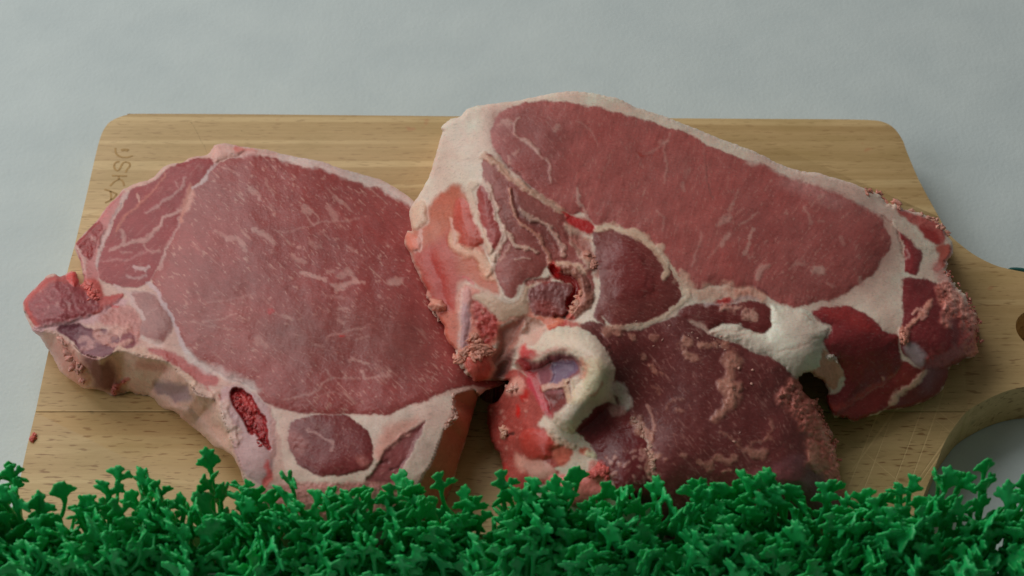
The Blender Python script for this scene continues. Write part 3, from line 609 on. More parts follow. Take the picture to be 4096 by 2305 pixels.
# dark muscle in front
Q.region(T('F', [1130,480,1250,350,1380,270,1500,290,1580,300,1640,400,1700,480,1760,600,1790,700,1820,850,1880,1000,1900,1200,1700,1250,1500,1150,1450,1040,1390,950,1320,880,1290,760,1200,650,1090,580]), (112,48,50), 'front_muscle', soft=5, dome=1.6, dw=40, gloss=.8, mar=.15, ang=2.3, fib=.8, crumb=.2)
Q.region(T('F', [1400,290,1580,300,1680,460,1760,600,1640,560,1520,500,1400,380]), (138,68,66), soft=30, gloss=.8, fib=.5, crumb=.08, op=.7)
Q.vein(T('F', [1500,120,1540,230,1590,300]), 50, (206,188,180), .85, dz=.6, soft=10, crumb=.35)
Q.vein(T('F', [1640,440,1700,480,1760,560,1800,640,1820,760,1810,900,1850,1000]), 34, (186,142,126), .75, dz=.5, crumb=.7, rough=.8)
Q.vein(T('F', [1790,300,1830,380,1840,470,1850,530]), 14, (186,140,128), .7, dz=.3)
Q.vein(T('F', [1460,350,1540,350]), 40, (196,148,140), .7, dz=.5, crumb=.6)
Q.vein(T('F', [1530,540,1640,510]), 6, (90,36,38), .6, dz=-.7)
for q_ in range(34): Q.vein(T('F', [random.uniform(1350,1800), random.uniform(720,1060)]), random.uniform(6,16), (196,150,140), .6, dz=.4, crumb=.4)
# bones beside and below the rib muscles
Q.region(T('C', [60,1040,50,800,70,560,110,500,160,500,300,560,400,640,500,680,640,640,700,740,640,770,500,790,420,850,400,960,330,1040,380,1120,330,1280,200,1300,120,1180]), (204,134,118), 'spine_bone', soft=10, crumb=.3, gloss=.6)
Q.region(T('C', [80,1000,75,700,100,540,150,510,180,620,170,760,150,900,130,1000]), (202,148,142), soft=10, dome=.8, dw=14, crumb=.06, gloss=.6)
Q.vein(T('C', [130,700,125,800,120,920,115,980]), 40, (176,142,148), .7, soft=12)
Q.vein(T('C', [100,540,90,700,80,900,70,1010]), 10, (216,176,166), .8, dz=.4)
Q.region(T('C', [190,560,300,620,400,780,390,900,330,1000,270,960,230,880,190,760]), (172,78,72), soft=14, crumb=.6, gloss=.55)
for q_ in range(26): Q.vein(T('C', [random.uniform(190,380), random.uniform(620,960)]), random.uniform(6,14), random.choice([(206,150,134),(130,40,40)]), .6, dz=-.3)
Q.vein(T('C', [110,430,150,460,190,500]), 9, (200,60,80), .7, soft=5)
Q.region(T('C', [180,600,250,560,300,560,430,610,500,640,580,590,620,500,690,480,680,560,640,620,660,720,620,770,500,770,420,800,360,740,280,660]), (190,160,140), 'cartilage', soft=9, crumb=.12, gloss=.6, dome=.4, dw=20)
Q.vein(T('C', [420,590,500,630,560,600,600,510,640,470]), 22, (206,184,170), .8, dz=.5)
Q.region(T('C', [830,330,950,315,1060,345,1130,420,1170,520,1200,600,1160,680,1100,730,1050,780,1000,800,960,780,1000,700,1050,600,1060,520,1010,420,900,390]), (160,108,94), 'joint_capsule', soft=8, dome=1.8, dw=22, crumb=.5, gloss=.5)
Q.vein(T('C', [840,325,950,318,1060,345,1120,400]), 20, (206,168,148), .85, dz=.5, crumb=.3)
Q.vein(T('C', [1090,420,1130,460,1150,540]), 34, (110,58,56), .5, crumb=.6, soft=12)
Q.vein(T('C', [1080,570,1060,640,1010,710,990,760]), 34, (206,142,124), .8, dz=.8, crumb=.5, soft=8)
Q.region(T('C', [650,560,700,510,820,470,950,470,1030,530,1035,620,990,700,930,770,830,765,700,745,655,660]), (130,78,76), 'bone_core', soft=5, crumb=.5, gloss=.55, dome=.8, dw=16)
Q.region(T('C', [680,640,800,620,900,700,880,750,720,740]), (166,84,78), soft=26, crumb=.5, op=.6)
Q.vein(T('C', [640,480,720,465,800,470,830,440]), 22, (150,60,56), .8, dz=-.6, crumb=.6)
Q.vein(T('C', [850,365,880,410,950,425,1010,460,1045,510,1040,560,1020,620,990,680]), 26, (150,18,24), .95, dz=-2.6, gloss=.9, soft=4)
Q.vein(T('C', [850,350,880,385]), 34, (196,40,42), .9, dz=.6)
Q.vein(T('C', [880,765,940,770,970,740]), 18, (60,16,18), .8, dz=-1.6)
Q.vein(T('C', [980,760,1020,770]), 18, (196,90,82), .8)
Q.region(T('C', [640,755,760,760,900,770,950,810,900,860,820,870,760,800]), (206,120,98), soft=8, crumb=.14, gloss=.7)
Q.vein(T('C', [840,862,900,850,940,835,960,800]), 12, (176,24,28), .9)
Q.vein(T('C', [960,830,1040,830]), 40, (180,70,66), .8, crumb=.4, soft=10)
Q.region(T('C', [640,760,760,800,800,870,760,920,700,990,640,1010,560,1000,580,900,630,840]), (200,166,152), 'bone_plate', soft=7, crumb=.05, gloss=.5, dz=-1.2)
Q.region(T('C', [400,880,500,800,640,760,610,860,560,960,520,1060,440,1130,380,1160,350,1100,390,1010]), (172,118,106), 'bone_plate', soft=9, crumb=.2, gloss=.5, dz=-1.5)
Q.region(T('C', [430,1120,560,1010,530,1100,500,1250,440,1290,340,1280,380,1180]), (130,86,80), soft=12, crumb=.1, dz=-2)
Q.region(T('C', [120,1100,200,1080,300,1090,330,1180,300,1270,210,1300,150,1220]), (196,100,88), soft=8, crumb=.35, dome=1., dw=15, gloss=.6)
# joint ring
Q.region(T('R', [700,590,780,545,850,480,940,448,1060,458,1165,535,1228,650,1242,750,1205,850,1130,920,1060,990,1020,1050,1090,1120,1130,1200,1150,1260,1060,1280,1000,1250,960,1290,880,1260,930,1200,1000,1150,930,1080,850,1040,800,1000,820,960,860,950,700,640]), (214,194,177), 'joint_ring', soft=4, crumb=.14, gloss=.6)
Q.ridge(T('R', [735,600,840,555,940,525,1040,535,1120,600,1160,700,1145,800,1080,890,990,960]), 70, 3.6)
Q.region(T('R', [1060,640,1180,640,1215,750,1150,850,1060,900,1000,880,1060,780]), (206,190,158), soft=22, crumb=.1, op=.7)
Q.region(T('R', [860,500,1000,480,1100,540,1050,600,900,570]), (212,190,170), soft=24, op=.6)
Q.region(T('R', [690,560,720,548,735,570,790,590,760,640,700,640]), (196,80,78), soft=12, crumb=.2)
Q.vein(T('R', [760,620,830,600,900,580,960,580]), 16, (192,130,122), .55, soft=9)
Q.vein(T('R', [1050,650,1075,690,1060,730]), 24, (206,120,100), .6, soft=10)
Q.vein(T('R', [1110,850,1140,815,1175,770]), 9, (184,104,94), .7)
Q.vein(T('R', [1090,610,1130,640,1150,690]), 7, (192,150,130), .5)
Q.region(T('R', [700,630,780,650,850,620,930,600,1010,620,1045,665,1040,720,990,760,985,830,990,880,930,935,865,955,820,900,780,800,730,700]), (146,92,94), 'joint_cavity', soft=12, dz=-1.2, gloss=.8, crumb=.04)
Q.region(T('R', [872,690,890,655,950,638,1010,650,1030,690,985,735,960,765,900,792,850,795,885,745]), (132,108,128), soft=5, dz=-.7, gloss=.85, crumb=.0)
Q.region(T('R', [800,700,860,690,880,730,870,775,820,770]), (140,88,96), soft=8, gloss=.8)
Q.region(T('R', [835,830,900,835,960,830,985,870,930,930,870,945,840,890]), (122,66,62), soft=8, crumb=.5, dz=-.4)
Q.vein(T('R', [700,640,760,740,810,830,850,930,875,955]), 34, (168,58,62), .9, dz=.4, soft=8, gloss=.75)
Q.vein(T('R', [840,800,880,790,940,775,970,755]), 24, (196,160,144), .9, dz=1.6, crumb=.2, soft=5)
Q.vein(T('R', [960,770,970,830,980,890]), 20, (204,176,152), .85, dz=1.2, crumb=.25, soft=5)
Q.vein(T('R', [1000,760,1010,830,1000,890]), 12, (206,182,150), .6, dz=.8)
# red face of the bone, lower left
Q.region(T('F', [440,-20,500,-60,560,-40,640,30,700,120,780,220,820,340,780,400,720,480,820,545,900,620,960,680,1060,740,990,850,880,900,940,945,850,1010,700,1100,380,1100,200,400,350,150]), (166,80,72), 'hip_bone', soft=6, crumb=.38, gloss=.6)
Q.region(T('F', [640,0,700,120,780,220,830,340,780,330,700,210,620,80]), (186,70,82), soft=10, crumb=.1, gloss=.7)
Q.region(T('F', [600,540,700,520,820,560,880,620,950,680,880,740,860,810,700,820,620,790,560,690,560,600]), (186,76,66), soft=8, dome=1.4, dw=24, crumb=.06, gloss=.65)
Q.region(T('F', [565,120,640,150,640,220,600,260,570,230]), (178,44,38), soft=9, gloss=.9, crumb=.05)
Q.vein(T('F', [540,320,545,370]), 22, (190,34,30), .9)
Q.vein(T('F', [450,130,500,150,530,100]), 46, (210,154,140), .8, dz=.5, crumb=.4)
Q.region(T('F', [360,530,410,490,440,530,430,580,380,620]), (214,158,138), 'fat_crumb', soft=4, dome=2., dw=8, crumb=.5)
Q.vein(T('F', [450,580,480,570]), 14, (60,20,20), .8, dz=-1)
Q.region(T('F', [500,760,620,810,700,830,600,930,540,900]), (212,150,136), soft=16, crumb=.25)
Q.region(T('F', [640,830,800,840,900,930,840,1000,700,1010,600,900]), (204,148,136), soft=8, gloss=.7, crumb=.1)
Q.region(T('F', [380,880,420,880,440,1000,420,1080,390,1080]), (190,50,48), soft=12, crumb=.4, op=.7)
Q.region(T('F', [900,650,1000,660,1060,720,1040,800,960,880,900,830,880,740]), (196,110,92), soft=12, crumb=.3, gloss=.6)
Q.vein(T('F', [840,560,920,640,1000,670,1060,690]), 26, (210,176,156), .8, dz=.8, crumb=.5)
Q.region(T('F', [820,1010,950,960,1180,965,1250,895,1330,890,1400,930,1395,1000,1330,1030,1460,1100,1300,1300,1000,1250,850,1150]), (206,122,114), 'hip_bone', soft=7, dome=1.2, dw=20, crumb=.32, gloss=.65)
Q.vein(T('F', [1270,890,1340,920,1380,960]), 44, (206,84,80), .6, dz=1.2, crumb=.6, soft=10)
Q.vein(T('F', [1160,735,1190,750]), 30, (186,86,60), .9)
Q.vein(T('F', [1210,765,1260,772]), 26, (226,200,170), .95, dz=1.2)
for q_ in range(60):
    x_, y_ = random.uniform(250,640), random.uniform(200,1000)
    Q.vein(T('F', [x_, y_]), random.uniform(5,13), random.choice([(212,140,128),(160,44,40),(216,160,146)]), .5, dz=.2)
# right end
Q.vein(T('e', [-350,60,-150,110,0,170,160,215,300,260,430,330,560,400,640,470,700,540]), 44, (210,184,172), .6, soft=14)
Q.region(T('e', [690,430,790,440,960,500,1030,550,1060,620,1030,690,940,650,860,570,780,520]), (180,98,92), 'edge_muscle', soft=8, crumb=.35, gloss=.6, mar=.2)
Q.region(T('e', [860,560,960,580,1020,640,1000,680,930,650]), (158,62,60), soft=12, crumb=.1)
Q.region(T('e', [980,700,1060,680,1105,690,1100,750,1050,850,980,880,960,850,1010,780]), (178,96,84), 'edge_muscle', soft=9, crumb=.2, gloss=.6)
Q.region(T('e', [700,580,760,620,860,700,890,750,870,840,850,900,770,880,750,780,750,680]), (146,62,64), 'strip_muscle', soft=5, dome=.8, dw=20, gloss=.62, crumb=.1, mar=.1)
Q.vein(T('e', [770,720,780,760,760,790]), 8, (196,150,146), .8)
Q.vein(T('e', [600,480,660,540,700,580,730,660,750,780]), 7, (160,106,96), .6, dz=-.8)
Q.vein(T('e', [700,540,800,620,880,690,950,720]), 30, (214,190,174), .7, dz=.6)
Q.vein(T('e', [1000,850,1040,930,1080,1000]), 44, (206,146,140), .7, crumb=.5)
Q.region(T('e', [760,930,870,930,980,960,1060,1030,1120,1110,1180,1190,1250,1270,1290,1330], 'E', [1470,80,1470,200,1400,240,1270,310,1100,340,1000,260,920,200,900,100,920,-20], 'e', [735,1300,745,1100,740,1000]), (122,52,54), 'flank_muscle', soft=6, dome=.9, dw=30, gloss=.72, mar=.15, ang=2.2, fib=.8, crumb=.25)
Q.vein(T('e', [1070,1040,1130,1120,1210,1200,1260,1310,1260,1430]), 76, (196,122,110), .8, dz=1., crumb=1.0, soft=18, rough=.6)
Q.vein(T('e', [1080,1110,1060,1200,1050,1250]), 44, (202,134,122), .8, dz=1.2, crumb=.95)
Q.vein(T('E', [1400,120,1300,190,1200,240,1110,290]), 60, (176,84,82), .6, dz=.3, crumb=.7, soft=20)
Q.vein(T('e', [960,1090,900,1170,830,1240,780,1310,750,1390]), 17, (204,146,130), .9, dz=1., crumb=.4)
Q.vein(T('e', [820,1180,880,1150,910,1190,880,1220]), 15, (204,150,138), .8, dz=.8, crumb=.4)
Q.vein(T('e', [750,1300,745,1360,770,1390]), 30, (206,140,122), .8, dz=1., crumb=.6)
Q.region(T('E', [940,160,1020,145,1090,230,1060,300,1000,270]), (176,152,156), soft=14, gloss=.9, crumb=.05)
Q.region(T('D', [1530,270,1600,270,1680,330,1640,360,1570,310]), (108,48,56), soft=8, crumb=.2)
Q.region(T('e', [80,1170,180,1140,330,1130,420,1160,520,1220,600,1300,700,1340], 'E', [890,50,895,160,920,270,870,370,750,450,600,550,450,665,390,590,365,500,470,480,500,370,440,250,350,150,380,50], 'D', [1640,450,1670,400,1640,350,1560,300]), (136,56,58), 'tenderloin', soft=5, dome=1.6, dw=45, gloss=.85, mar=.08, ang=2.4, fib=.7, crumb=.05)
Q.region(T('e', [180,1160,330,1150,480,1220,580,1300,500,1330,350,1260,220,1210]), (156,56,54), soft=26, gloss=.8, op=.7)
Q.vein(T('E', [400,600,520,590,700,470,880,370]), 26, (190,86,76), .6, soft=12)
Q.region(T('E', [920,270,1040,310,1085,340,1050,400,960,450,890,520,840,570,740,640,590,700,450,665,600,550,870,370]), (146,62,60), 'under_muscle', soft=5, gloss=.7, crumb=.2, fib=.7, ang=2.5)
Q.region(T('E', [1085,340,1270,310,1240,420,1160,520,1000,590,800,620,900,520]), (128,58,62), 'under_muscle', soft=7, gloss=.7, crumb=.14, fib=.6)
Q.vein(T('E', [1085,345,1000,425,900,500,845,560]), 24, (214,176,158), .9, dz=.8, crumb=.14)
Q.vein(T('E', [770,380,780,390]), 14, (206,150,140), .8, dz=.6)
Q.build('pork_chop', 'larger pork chop with white fat flap and open joint ring, propped over the flat chop', 'pork chop', (2700, 1200), 'raw pork chops on the wooden board')
# ------------------------------------------------------------------ loose shreds lying on the cut faces
def blob_mesh(name, items, sub=3):
    """items: world pos, radius, squash, colour -> one mesh of torn lumps"""
    bm = bmesh.new(); cols = []
    for (p, r, sq, c, el, az) in items:
        b2 = bmesh.ops.create_icosphere(bm, subdivisions=sub, radius=1.0)
        sx = random.uniform(0, 50)
        for v in b2['verts']:
            d = v.co.copy()
            n = 1
            for k_, (f_, a_) in enumerate(((1.6, .24), (3.1, .16), (6.0, .09))):
                n += a_*(math.sin(d.x*f_*2+sx+k_)+math.sin(d.y*f_*2.3+sx*1.3)+math.sin(d.z*f_*2.1+sx*.7+d.x*2))*.6
            d *= n
            d = Vector((d.x*el, d.y/el**.5, d.z*sq))
            ca, sa = math.cos(az), math.sin(az)
            v.co = Vector((p[0]+r*(d.x*ca-d.y*sa), p[1]+r*(d.x*sa+d.y*ca), p[2]+r*d.z))
            cols.append(AL(*c))
    me = bpy.data.meshes.new(name); bm.to_mesh(me); bm.free()
    me.polygons.foreach_set('use_smooth', np.ones(len(me.polygons), bool))
    at = me.color_attributes.new('tissue', 'FLOAT_COLOR', 'POINT')
    at.data.foreach_set('color', np.concatenate([np.array(cols), np.ones((len(cols), 1))], 1).ravel())
    g = me.attributes.new('gloss', 'FLOAT', 'POINT'); g.data.foreach_set('value', np.full(len(cols), .55))
    return me
def lump(S_, px, py, r_px, col, lift=.12, el=1.35, sq=.42):
    i = np.argmin((S_.x-px)**2+(S_.y-py)**2)
    z = max(S_.zf[i], .0008)+lift*r_px/119./100.*.6
    q_ = random.uniform(.90, 1.06); c = tuple(min(250, v*q_) for v in col)
    return (unproj(px, py, z)-S_.rootp, r_px/11900., sq, c, el*random.uniform(.8, 1.3), random.uniform(0, 6.28))
def shred(S_, cr, pts, r, n, col, spread, name='fat_shred', kind=None, **kw):
    P = T(cr, pts); L_ = smooth_line(P, 4, False) if len(P) > 1 else P
    it = []
    for _ in range(n):
        q = L_[random.randrange(len(L_))]
        it.append(lump(S_, q[0]+random.gauss(0, spread), q[1]+random.gauss(0, spread), r*random.uniform(.5, 1.3), col, **kw))
    o = link(name, blob_mesh(name, it), MEAT, S_.root)
    if kind: o['kind'] = kind
    return o
PK = (206,140,122); PW = (210,166,150)
# torn clump at the foot of the leaning chop
shred(Q, 'C', [60,1110,120,1060,180,1010,240,1000,300,1040,340,1060,250,1060,180,1090], 13, 34, PK, 7, name='torn_clump')
shred(Q, 'C', [180,920,240,960,260,1010], 12, 12, PK, 6, name='torn_clump')
shred(Q, 'D', [1560,920,1600,1000,1640,1110,1690,1200,1720,1330], 5.5, 46, (188,120,108), 8, name='ragged_fringe', el=1.05, sq=.6)
shred(Q, 'D', [1660,585,1710,600], 8, 7, (206,186,174), 4, name='torn_scrap')
shred(Q, 'e', [1060,880,1130,980,1210,1070,1250,1150,1290,1240,1285,1380], 5.5, 50, (188,120,108), 6, name='ragged_fringe', el=1.05, sq=.6)
shred(Q, 'e', [690,375,710,385,712,420], 11, 8, (208,146,130), 2, name='fat_shred')
shred(Q, 'e', [480,290,580,330,650,390], 8, 14, (206,138,120), 4, name='fat_shred')
shred(Q, 'e', [790,445,880,470,960,505,1030,560,1080,640], 8, 24, (204,150,134), 5, name='ragged_fringe')
shred(Q, 'e', [740,1320,760,1390], 11, 8, (206,138,120), 5, name='fat_shred')
shred(Q, 'F', [1290,900,1350,920,1380,960,1300,960,1250,960], 12, 14, (210,100,94), 6, name='fat_shred')
shred(Q, 'F', [390,520,410,560,390,590], 9, 8, (214,158,138), 5, name='fat_shred')
shred(Q, 'F', [450,130,500,150,520,110], 10, 9, (210,154,140), 8, name='fat_shred', sq=.35)
shred(Q, 'F', [1660,440,1740,560,1800,680,1830,800,1830,900], 7, 26, (200,156,140), 7, name='fat_shred', sq=.5)
shred(Q, 'C', [1150,240,1190,300,1180,350], 9, 12, (204,140,124), 5, name='fat_shred')
shred(Q, 'C', [1090,560,1060,640,1010,710], 9, 14, (206,146,126), 5, name='fat_shred')
shred(Q, 'D', [60,405,900,520,1000,1240], 3.8, 20, (188,140,128), 40, name='fat_crumbs', kind='stuff', sq=.5)
shred(L, 'B', [1650,600,1655,690,1670,760,1600,830], 6, 26, (204,160,146), 4, name='fat_shred')
shred(L, 'A', [640,200,690,210,660,240,620,170], 9, 14, (204,104,96), 8, name='torn_flesh')
shred(L, 'A', [430,560,520,700,600,860], 14, 14, (204,148,136), 12, name='rim_fat', sq=.5)
shred(L, 'A', [820,960,840,900,920,850], 6, 10, (190,110,104), 2, name='torn_flesh')
shred(L, 'B', [90,620,150,720,200,850,270,950], 6, 40, (160,40,42), 12, name='marrow_grain', kind='stuff', sq=.4)

# ------------------------------------------------------------------ wooden board in three glued staves
TH = .0168
def wood_material(name, flecks, stripes, tint):
    tint = np.array([tint*1.13, tint*1.10, tint*.985])
    k = NT(name); b = k.b
    co = k.n('ShaderNodeTexCoord').outputs['Object']
    def mp(sx, sy, sz, off=0):
        return k.n('ShaderNodeMapping', Vector=co, Scale=(sx, sy, sz), Location=(off, off*.7, 0)).outputs[0]
    big = k.n('ShaderNodeTexNoise', Vector=mp(4, 40, 40), Scale=1., Detail=3.).outputs['Fac']
    st_ = k.n('ShaderNodeTexNoise', Vector=mp(5, 420, 420, 3), Scale=1., Detail=3., Roughness=.6).outputs['Fac']
    ln = k.n('ShaderNodeTexNoise', Vector=mp(2.5, 170, 170, 8), Scale=1., Detail=1.).outputs['Fac']
    fk = k.n('ShaderNodeTexNoise', Vector=mp(210, 1150, 700, 5), Scale=1., Detail=1.5, Roughness=.5).outputs['Fac']
    gr = k.n('ShaderNodeTexNoise', Vector=mp(160, 2600, 2600, 9), Scale=1., Detail=2.).outputs['Fac']
    blot = k.n('ShaderNodeTexNoise', Vector=mp(30, 60, 60, 2), Scale=1., Detail=4.).outputs['Fac']
    base = k.mix(k.ramp(big, (.3, 0), (.7, 1)), tuple(AL(168,142,104)*tint), tuple(AL(186,164,126)*tint))
    c = k.mix(k.math('MULTIPLY', k.ramp(st_, (.42, 0), (.62, 1)), stripes), base, tuple(AL(150,126,84)*tint))
    c = k.mix(k.math('MULTIPLY', k.ramp(ln, (.60, 0), (.66, 1)), stripes*1.2), c, tuple(AL(206,186,148)*tint))
    c = k.mix(k.math('MULTIPLY', k.ramp(fk, (.60, 0), (.70, 1)), flecks), c, tuple(AL(122,88,52)*tint))
    c = k.mix(k.math('MULTIPLY', k.ramp(gr, (.45, 0), (.75, 1)), .22), c, tuple(AL(140,112,74)*tint))
    c = k.mix(k.math('MULTIPLY', k.ramp(blot, (.52, 0), (.75, 1)), .4), c, tuple(AL(150,130,84)*tint))
    # old blood and damp specks
    sp = k.n('ShaderNodeTexNoise', Vector=mp(60, 60, 60, 31), Scale=1., Detail=3., Roughness=.7).outputs['Fac']
    c = k.mix(k.math('MULTIPLY', k.ramp(sp, (.68, 0), (.76, 1)), .6), c, tuple(AL(176,112,80)))
    sp2 = k.n('ShaderNodeTexNoise', Vector=mp(90, 90, 90, 57), Scale=1., Detail=2., Roughness=.6).outputs['Fac']
    c = k.mix(k.math('MULTIPLY', k.ramp(sp2, (.72, 0), (.78, 1)), .6), c, tuple(AL(90,82,56)))
    # knife scores
    sc = None
    for ang_, off, thr in ((1.15, 0, .685), (.95, 4, .70), (2.25, 9, .71)):
        vm = k.n('ShaderNodeMapping', Vector=co, Rotation=(0, 0, -ang_), Location=(off, off, 0)).outputs[0]
        vm2 = k.n('ShaderNodeMapping', Vector=vm, Scale=(9, 900, 1)).outputs[0]
        nz = k.n('ShaderNodeTexNoise', Vector=vm2, Scale=1., Detail=0.).outputs['Fac']
        r_ = k.ramp(nz, (thr, 0), (thr+.05, 1))
        sc = r_ if sc is None else k.math('MAXIMUM', sc, r_)
    sp_ = unproj(3640, 1860, 0.)-board_c
    dd = k.n('ShaderNodeVectorMath', _operation='DISTANCE', i0=co, i1=(sp_[0], sp_[1], TH)).outputs['Value']
    msk = k.ramp(k.math('MULTIPLY', dd, 10.), (.15, 1), (.42, .06))
    scm = k.math('MULTIPLY', sc, msk)
    c = k.mix(k.math('MULTIPLY', scm, .5), c, tuple(AL(210,184,136)))
    k.l(c, b.inputs['Base Color'])
    h = k.math('ADD', k.math('MULTIPLY', fk, -.5), k.math('ADD', k.math('MULTIPLY', gr, .4), k.math('MULTIPLY', scm, -1.)))
    bp = k.n('ShaderNodeBump', Height=h, Strength=.35, Distance=.0003)
    k.l(bp.outputs[0], b.inputs['Normal']); b.inputs['Roughness'].default_value = .56
    return k.m
ol_board = T('a', [1850,104,1000,100,940,104,870,122,800,156,765,195,735,250,700,370,650,590,590,850,540,1060,490,1240], 'A', [350,650,260,1070,170,1450],
    'S', [45,2120,48,2132,60,2136,3600,2136,3635,2130,3650,2110,3700,1967,3718,1922,3745,1856], 'E', [1190,950,1240,830,1300,740,1380,640,1500,560,1650,490,1805,450],
    'S', [4250,1525,4400,1440,4470,1320,4420,1200,4270,1120], 'e', [1624,885,1500,860,1400,830,1280,770,1180,700,1100,630,1060,580,1010,490,960,400,900,290,840,170,770,0], 'P', [2272,355,2256,330,2238,314,2215,305,2190,302,2160,301,2100,300,1900,299,1500,296])
board_xy = unproj(ol_board[:, 0], ol_board[:, 1], 0.)[:, :2]
board_c = unproj(1900, 1300, 0.)
board_xy = board_xy-board_c[:2]
cuts = [float(unproj(1000, 1648, 0.)[1]-board_c[1]), float(unproj(1000, 869, 0.)[1]-board_c[1])]
hc = unproj(4172, 1318, 0.)-board_c
board = empty('cutting_board', (board_c[0], board_c[1], -TH))
tag(board, 'worn light wooden cutting board with rounded corners and a holed handle at the right', 'cutting board')
mats = [wood_material('beech_front', .78, .2, .99), wood_material('beech_middle', .6, .22, .98), wood_material('beech_back', .35, .36, .98)]
def clip(poly, y, keep_above):
    out = []; n = len(poly)
    for i in range(n):
        a = poly[i]; b = poly[(i+1) % n]; ia = (a[1] > y) == keep_above; ib = (b[1] > y) == keep_above
        if ia: out.append(a)
        if ia != ib:
            t = (y-a[1])/(b[1]-a[1]); out.append((a[0]+t*(b[0]-a[0]), y))
    return out
full = [tuple(p) for p in smooth_line(board_xy, 3)]
gapw = .00016
bands = [(-9, cuts[0]-gapw), (cuts[0]+gapw, cuts[1]-gapw*.35), (cuts[1]+gapw*.35, 9)]
for bi, (lo, hi) in enumerate(bands):
    pl = full
    if lo > -8: pl = clip(pl, lo, True)
    if hi < 8: pl = clip(pl, hi, False)
    cl = []
    for p in pl:
        if not cl or math.hypot(p[0]-cl[-1][0], p[1]-cl[-1][1]) > 2e-4: cl.append(p)
    # subdivide long runs so that the warp of the edge can be given
    bm = bmesh.new(); vs = [bm.verts.new((x_, y_, TH)) for x_, y_ in cl]
    es = [bm.edges.new((vs[i], vs[(i+1) % len(vs)])) for i in range(len(vs))]
    if bi == 1:
        hv = [bm.verts.new((hc[0]+.0088*math.cos(a_*math.pi/20), hc[1]+.0088*math.sin(a_*math.pi/20), TH)) for a_ in range(40)]
        es += [bm.edges.new((hv[i], hv[(i+1) % 40])) for i in range(40)]
    fs = [g for g in bmesh.ops.triangle_fill(bm, use_beauty=True, edges=es)['geom'] if isinstance(g, bmesh.types.BMFace)]
    bmesh.ops.recalc_face_normals(bm, faces=bm.faces[:])
    if bm.faces[:][0].normal.z < 0:
        for f in bm.faces: f.normal_flip()
    ex = bmesh.ops.extrude_face_region(bm, geom=bm.faces[:])
    bot = [g for g in ex['geom'] if isinstance(g, bmesh.types.BMVert)]
    for v in bot: v.co.z = 0
    bmesh.ops.recalc_face_normals(bm, faces=bm.faces[:])
    eps = []
    for e in bm.edges:
        if abs(e.verts[0].co.z-TH) < 1e-6 and abs(e.verts[1].co.z-TH) < 1e-6 and len(e.link_faces) == 2:
            if abs(e.link_faces[0].normal.z-e.link_faces[1].normal.z) > .5:
                ys = [v.co.y for v in e.verts]
                seam = any(abs(ys[0]-c_) < 1e-3 and abs(ys[1]-c_) < 1e-3 for c_ in cuts)
                if not seam: eps.append(e)
    bmesh.ops.bevel(bm, geom=eps, offset=.0011, segments=3, profile=.5, affect='EDGES', clamp_overlap=True)
    me = bpy.data.meshes.new('stave'); bm.to_mesh(me); bm.free()
    try: me.shade_smooth()
    except Exception: pass
    o = link('stave', me, mats[bi], board)
    md = None
    try: me.set_sharp_from_angle(angle=R(50))
    except Exception: pass
# burnt-in lettering at the back left corner
def ink(name, colr, rough=.7):
    k = NT(name); co = k.n('ShaderNodeTexCoord').outputs['Object']
    nz = k.n('ShaderNodeTexNoise', Vector=co, Scale=900., Detail=2.).outputs['Fac']
    c = k.mix(k.ramp(nz, (.35, 0), (.7, 1)), tuple(AL(*colr)), tuple(AL(*colr)*1.35)); k.l(c, k.b.inputs['Base Color']); k.b.inputs['Roughness'].default_value = rough
    return k.m
INK = ink('burnt_lettering', (158,129,83))
def ribbon(bm, pts, w_):
    P = smooth_line(np.array(pts, float), 5, False); P = P*.2759+np.array([300, 500])
    W = unproj(P[:, 0], P[:, 1], .00006)-board_c+np.array([0, 0, TH]); W[:, 2] = TH+.00006
    prev = None
    for i in range(len(W)):
        t = W[min(i+1, len(W)-1)]-W[max(i-1, 0)]; t /= np.linalg.norm(t)+1e-12; n_ = np.array([-t[1], t[0], 0])*w_/2
        a = bm.verts.new(W[i]+n_); b = bm.verts.new(W[i]-n_)
        if prev: bm.faces.new((prev[0], prev[1], b, a))
        prev = (a, b)
GL = [[[(585,335),(588,390),(612,432),(665,463),(740,470),(800,458),(838,446)], [(668,368),(700,362),(740,362),(778,370)]],
      [[(735,690),(755,645),(792,600),(790,560),(745,538),(700,548),(672,590),(650,635),(620,662),(588,650),(568,610),(575,565),(606,538),(645,532)]],
      [[(535,735),(640,738),(757,741)], [(632,742),(630,785),(565,828),(508,886)], [(632,785),(675,800),(702,840),(712,885)]],
      [[(425,935),(500,955),(608,1002)], [(608,1002),(540,1075),(435,1130)], [(508,962),(522,1010),(520,1085)]]]
for gi, g_ in enumerate(GL):
    bm = bmesh.new()
    for si, s_ in enumerate(g_): ribbon(bm, s_, (.0013 if (gi == 0 and si == 1) else .00072))
    me = bpy.data.meshes.new('letter'); bmesh.ops.recalc_face_normals(bm, faces=bm.faces[:])
    for f in bm.faces:
        if f.normal.z < 0: f.normal_flip()
    bm.to_mesh(me); bm.free(); link('letter', me, INK, board)

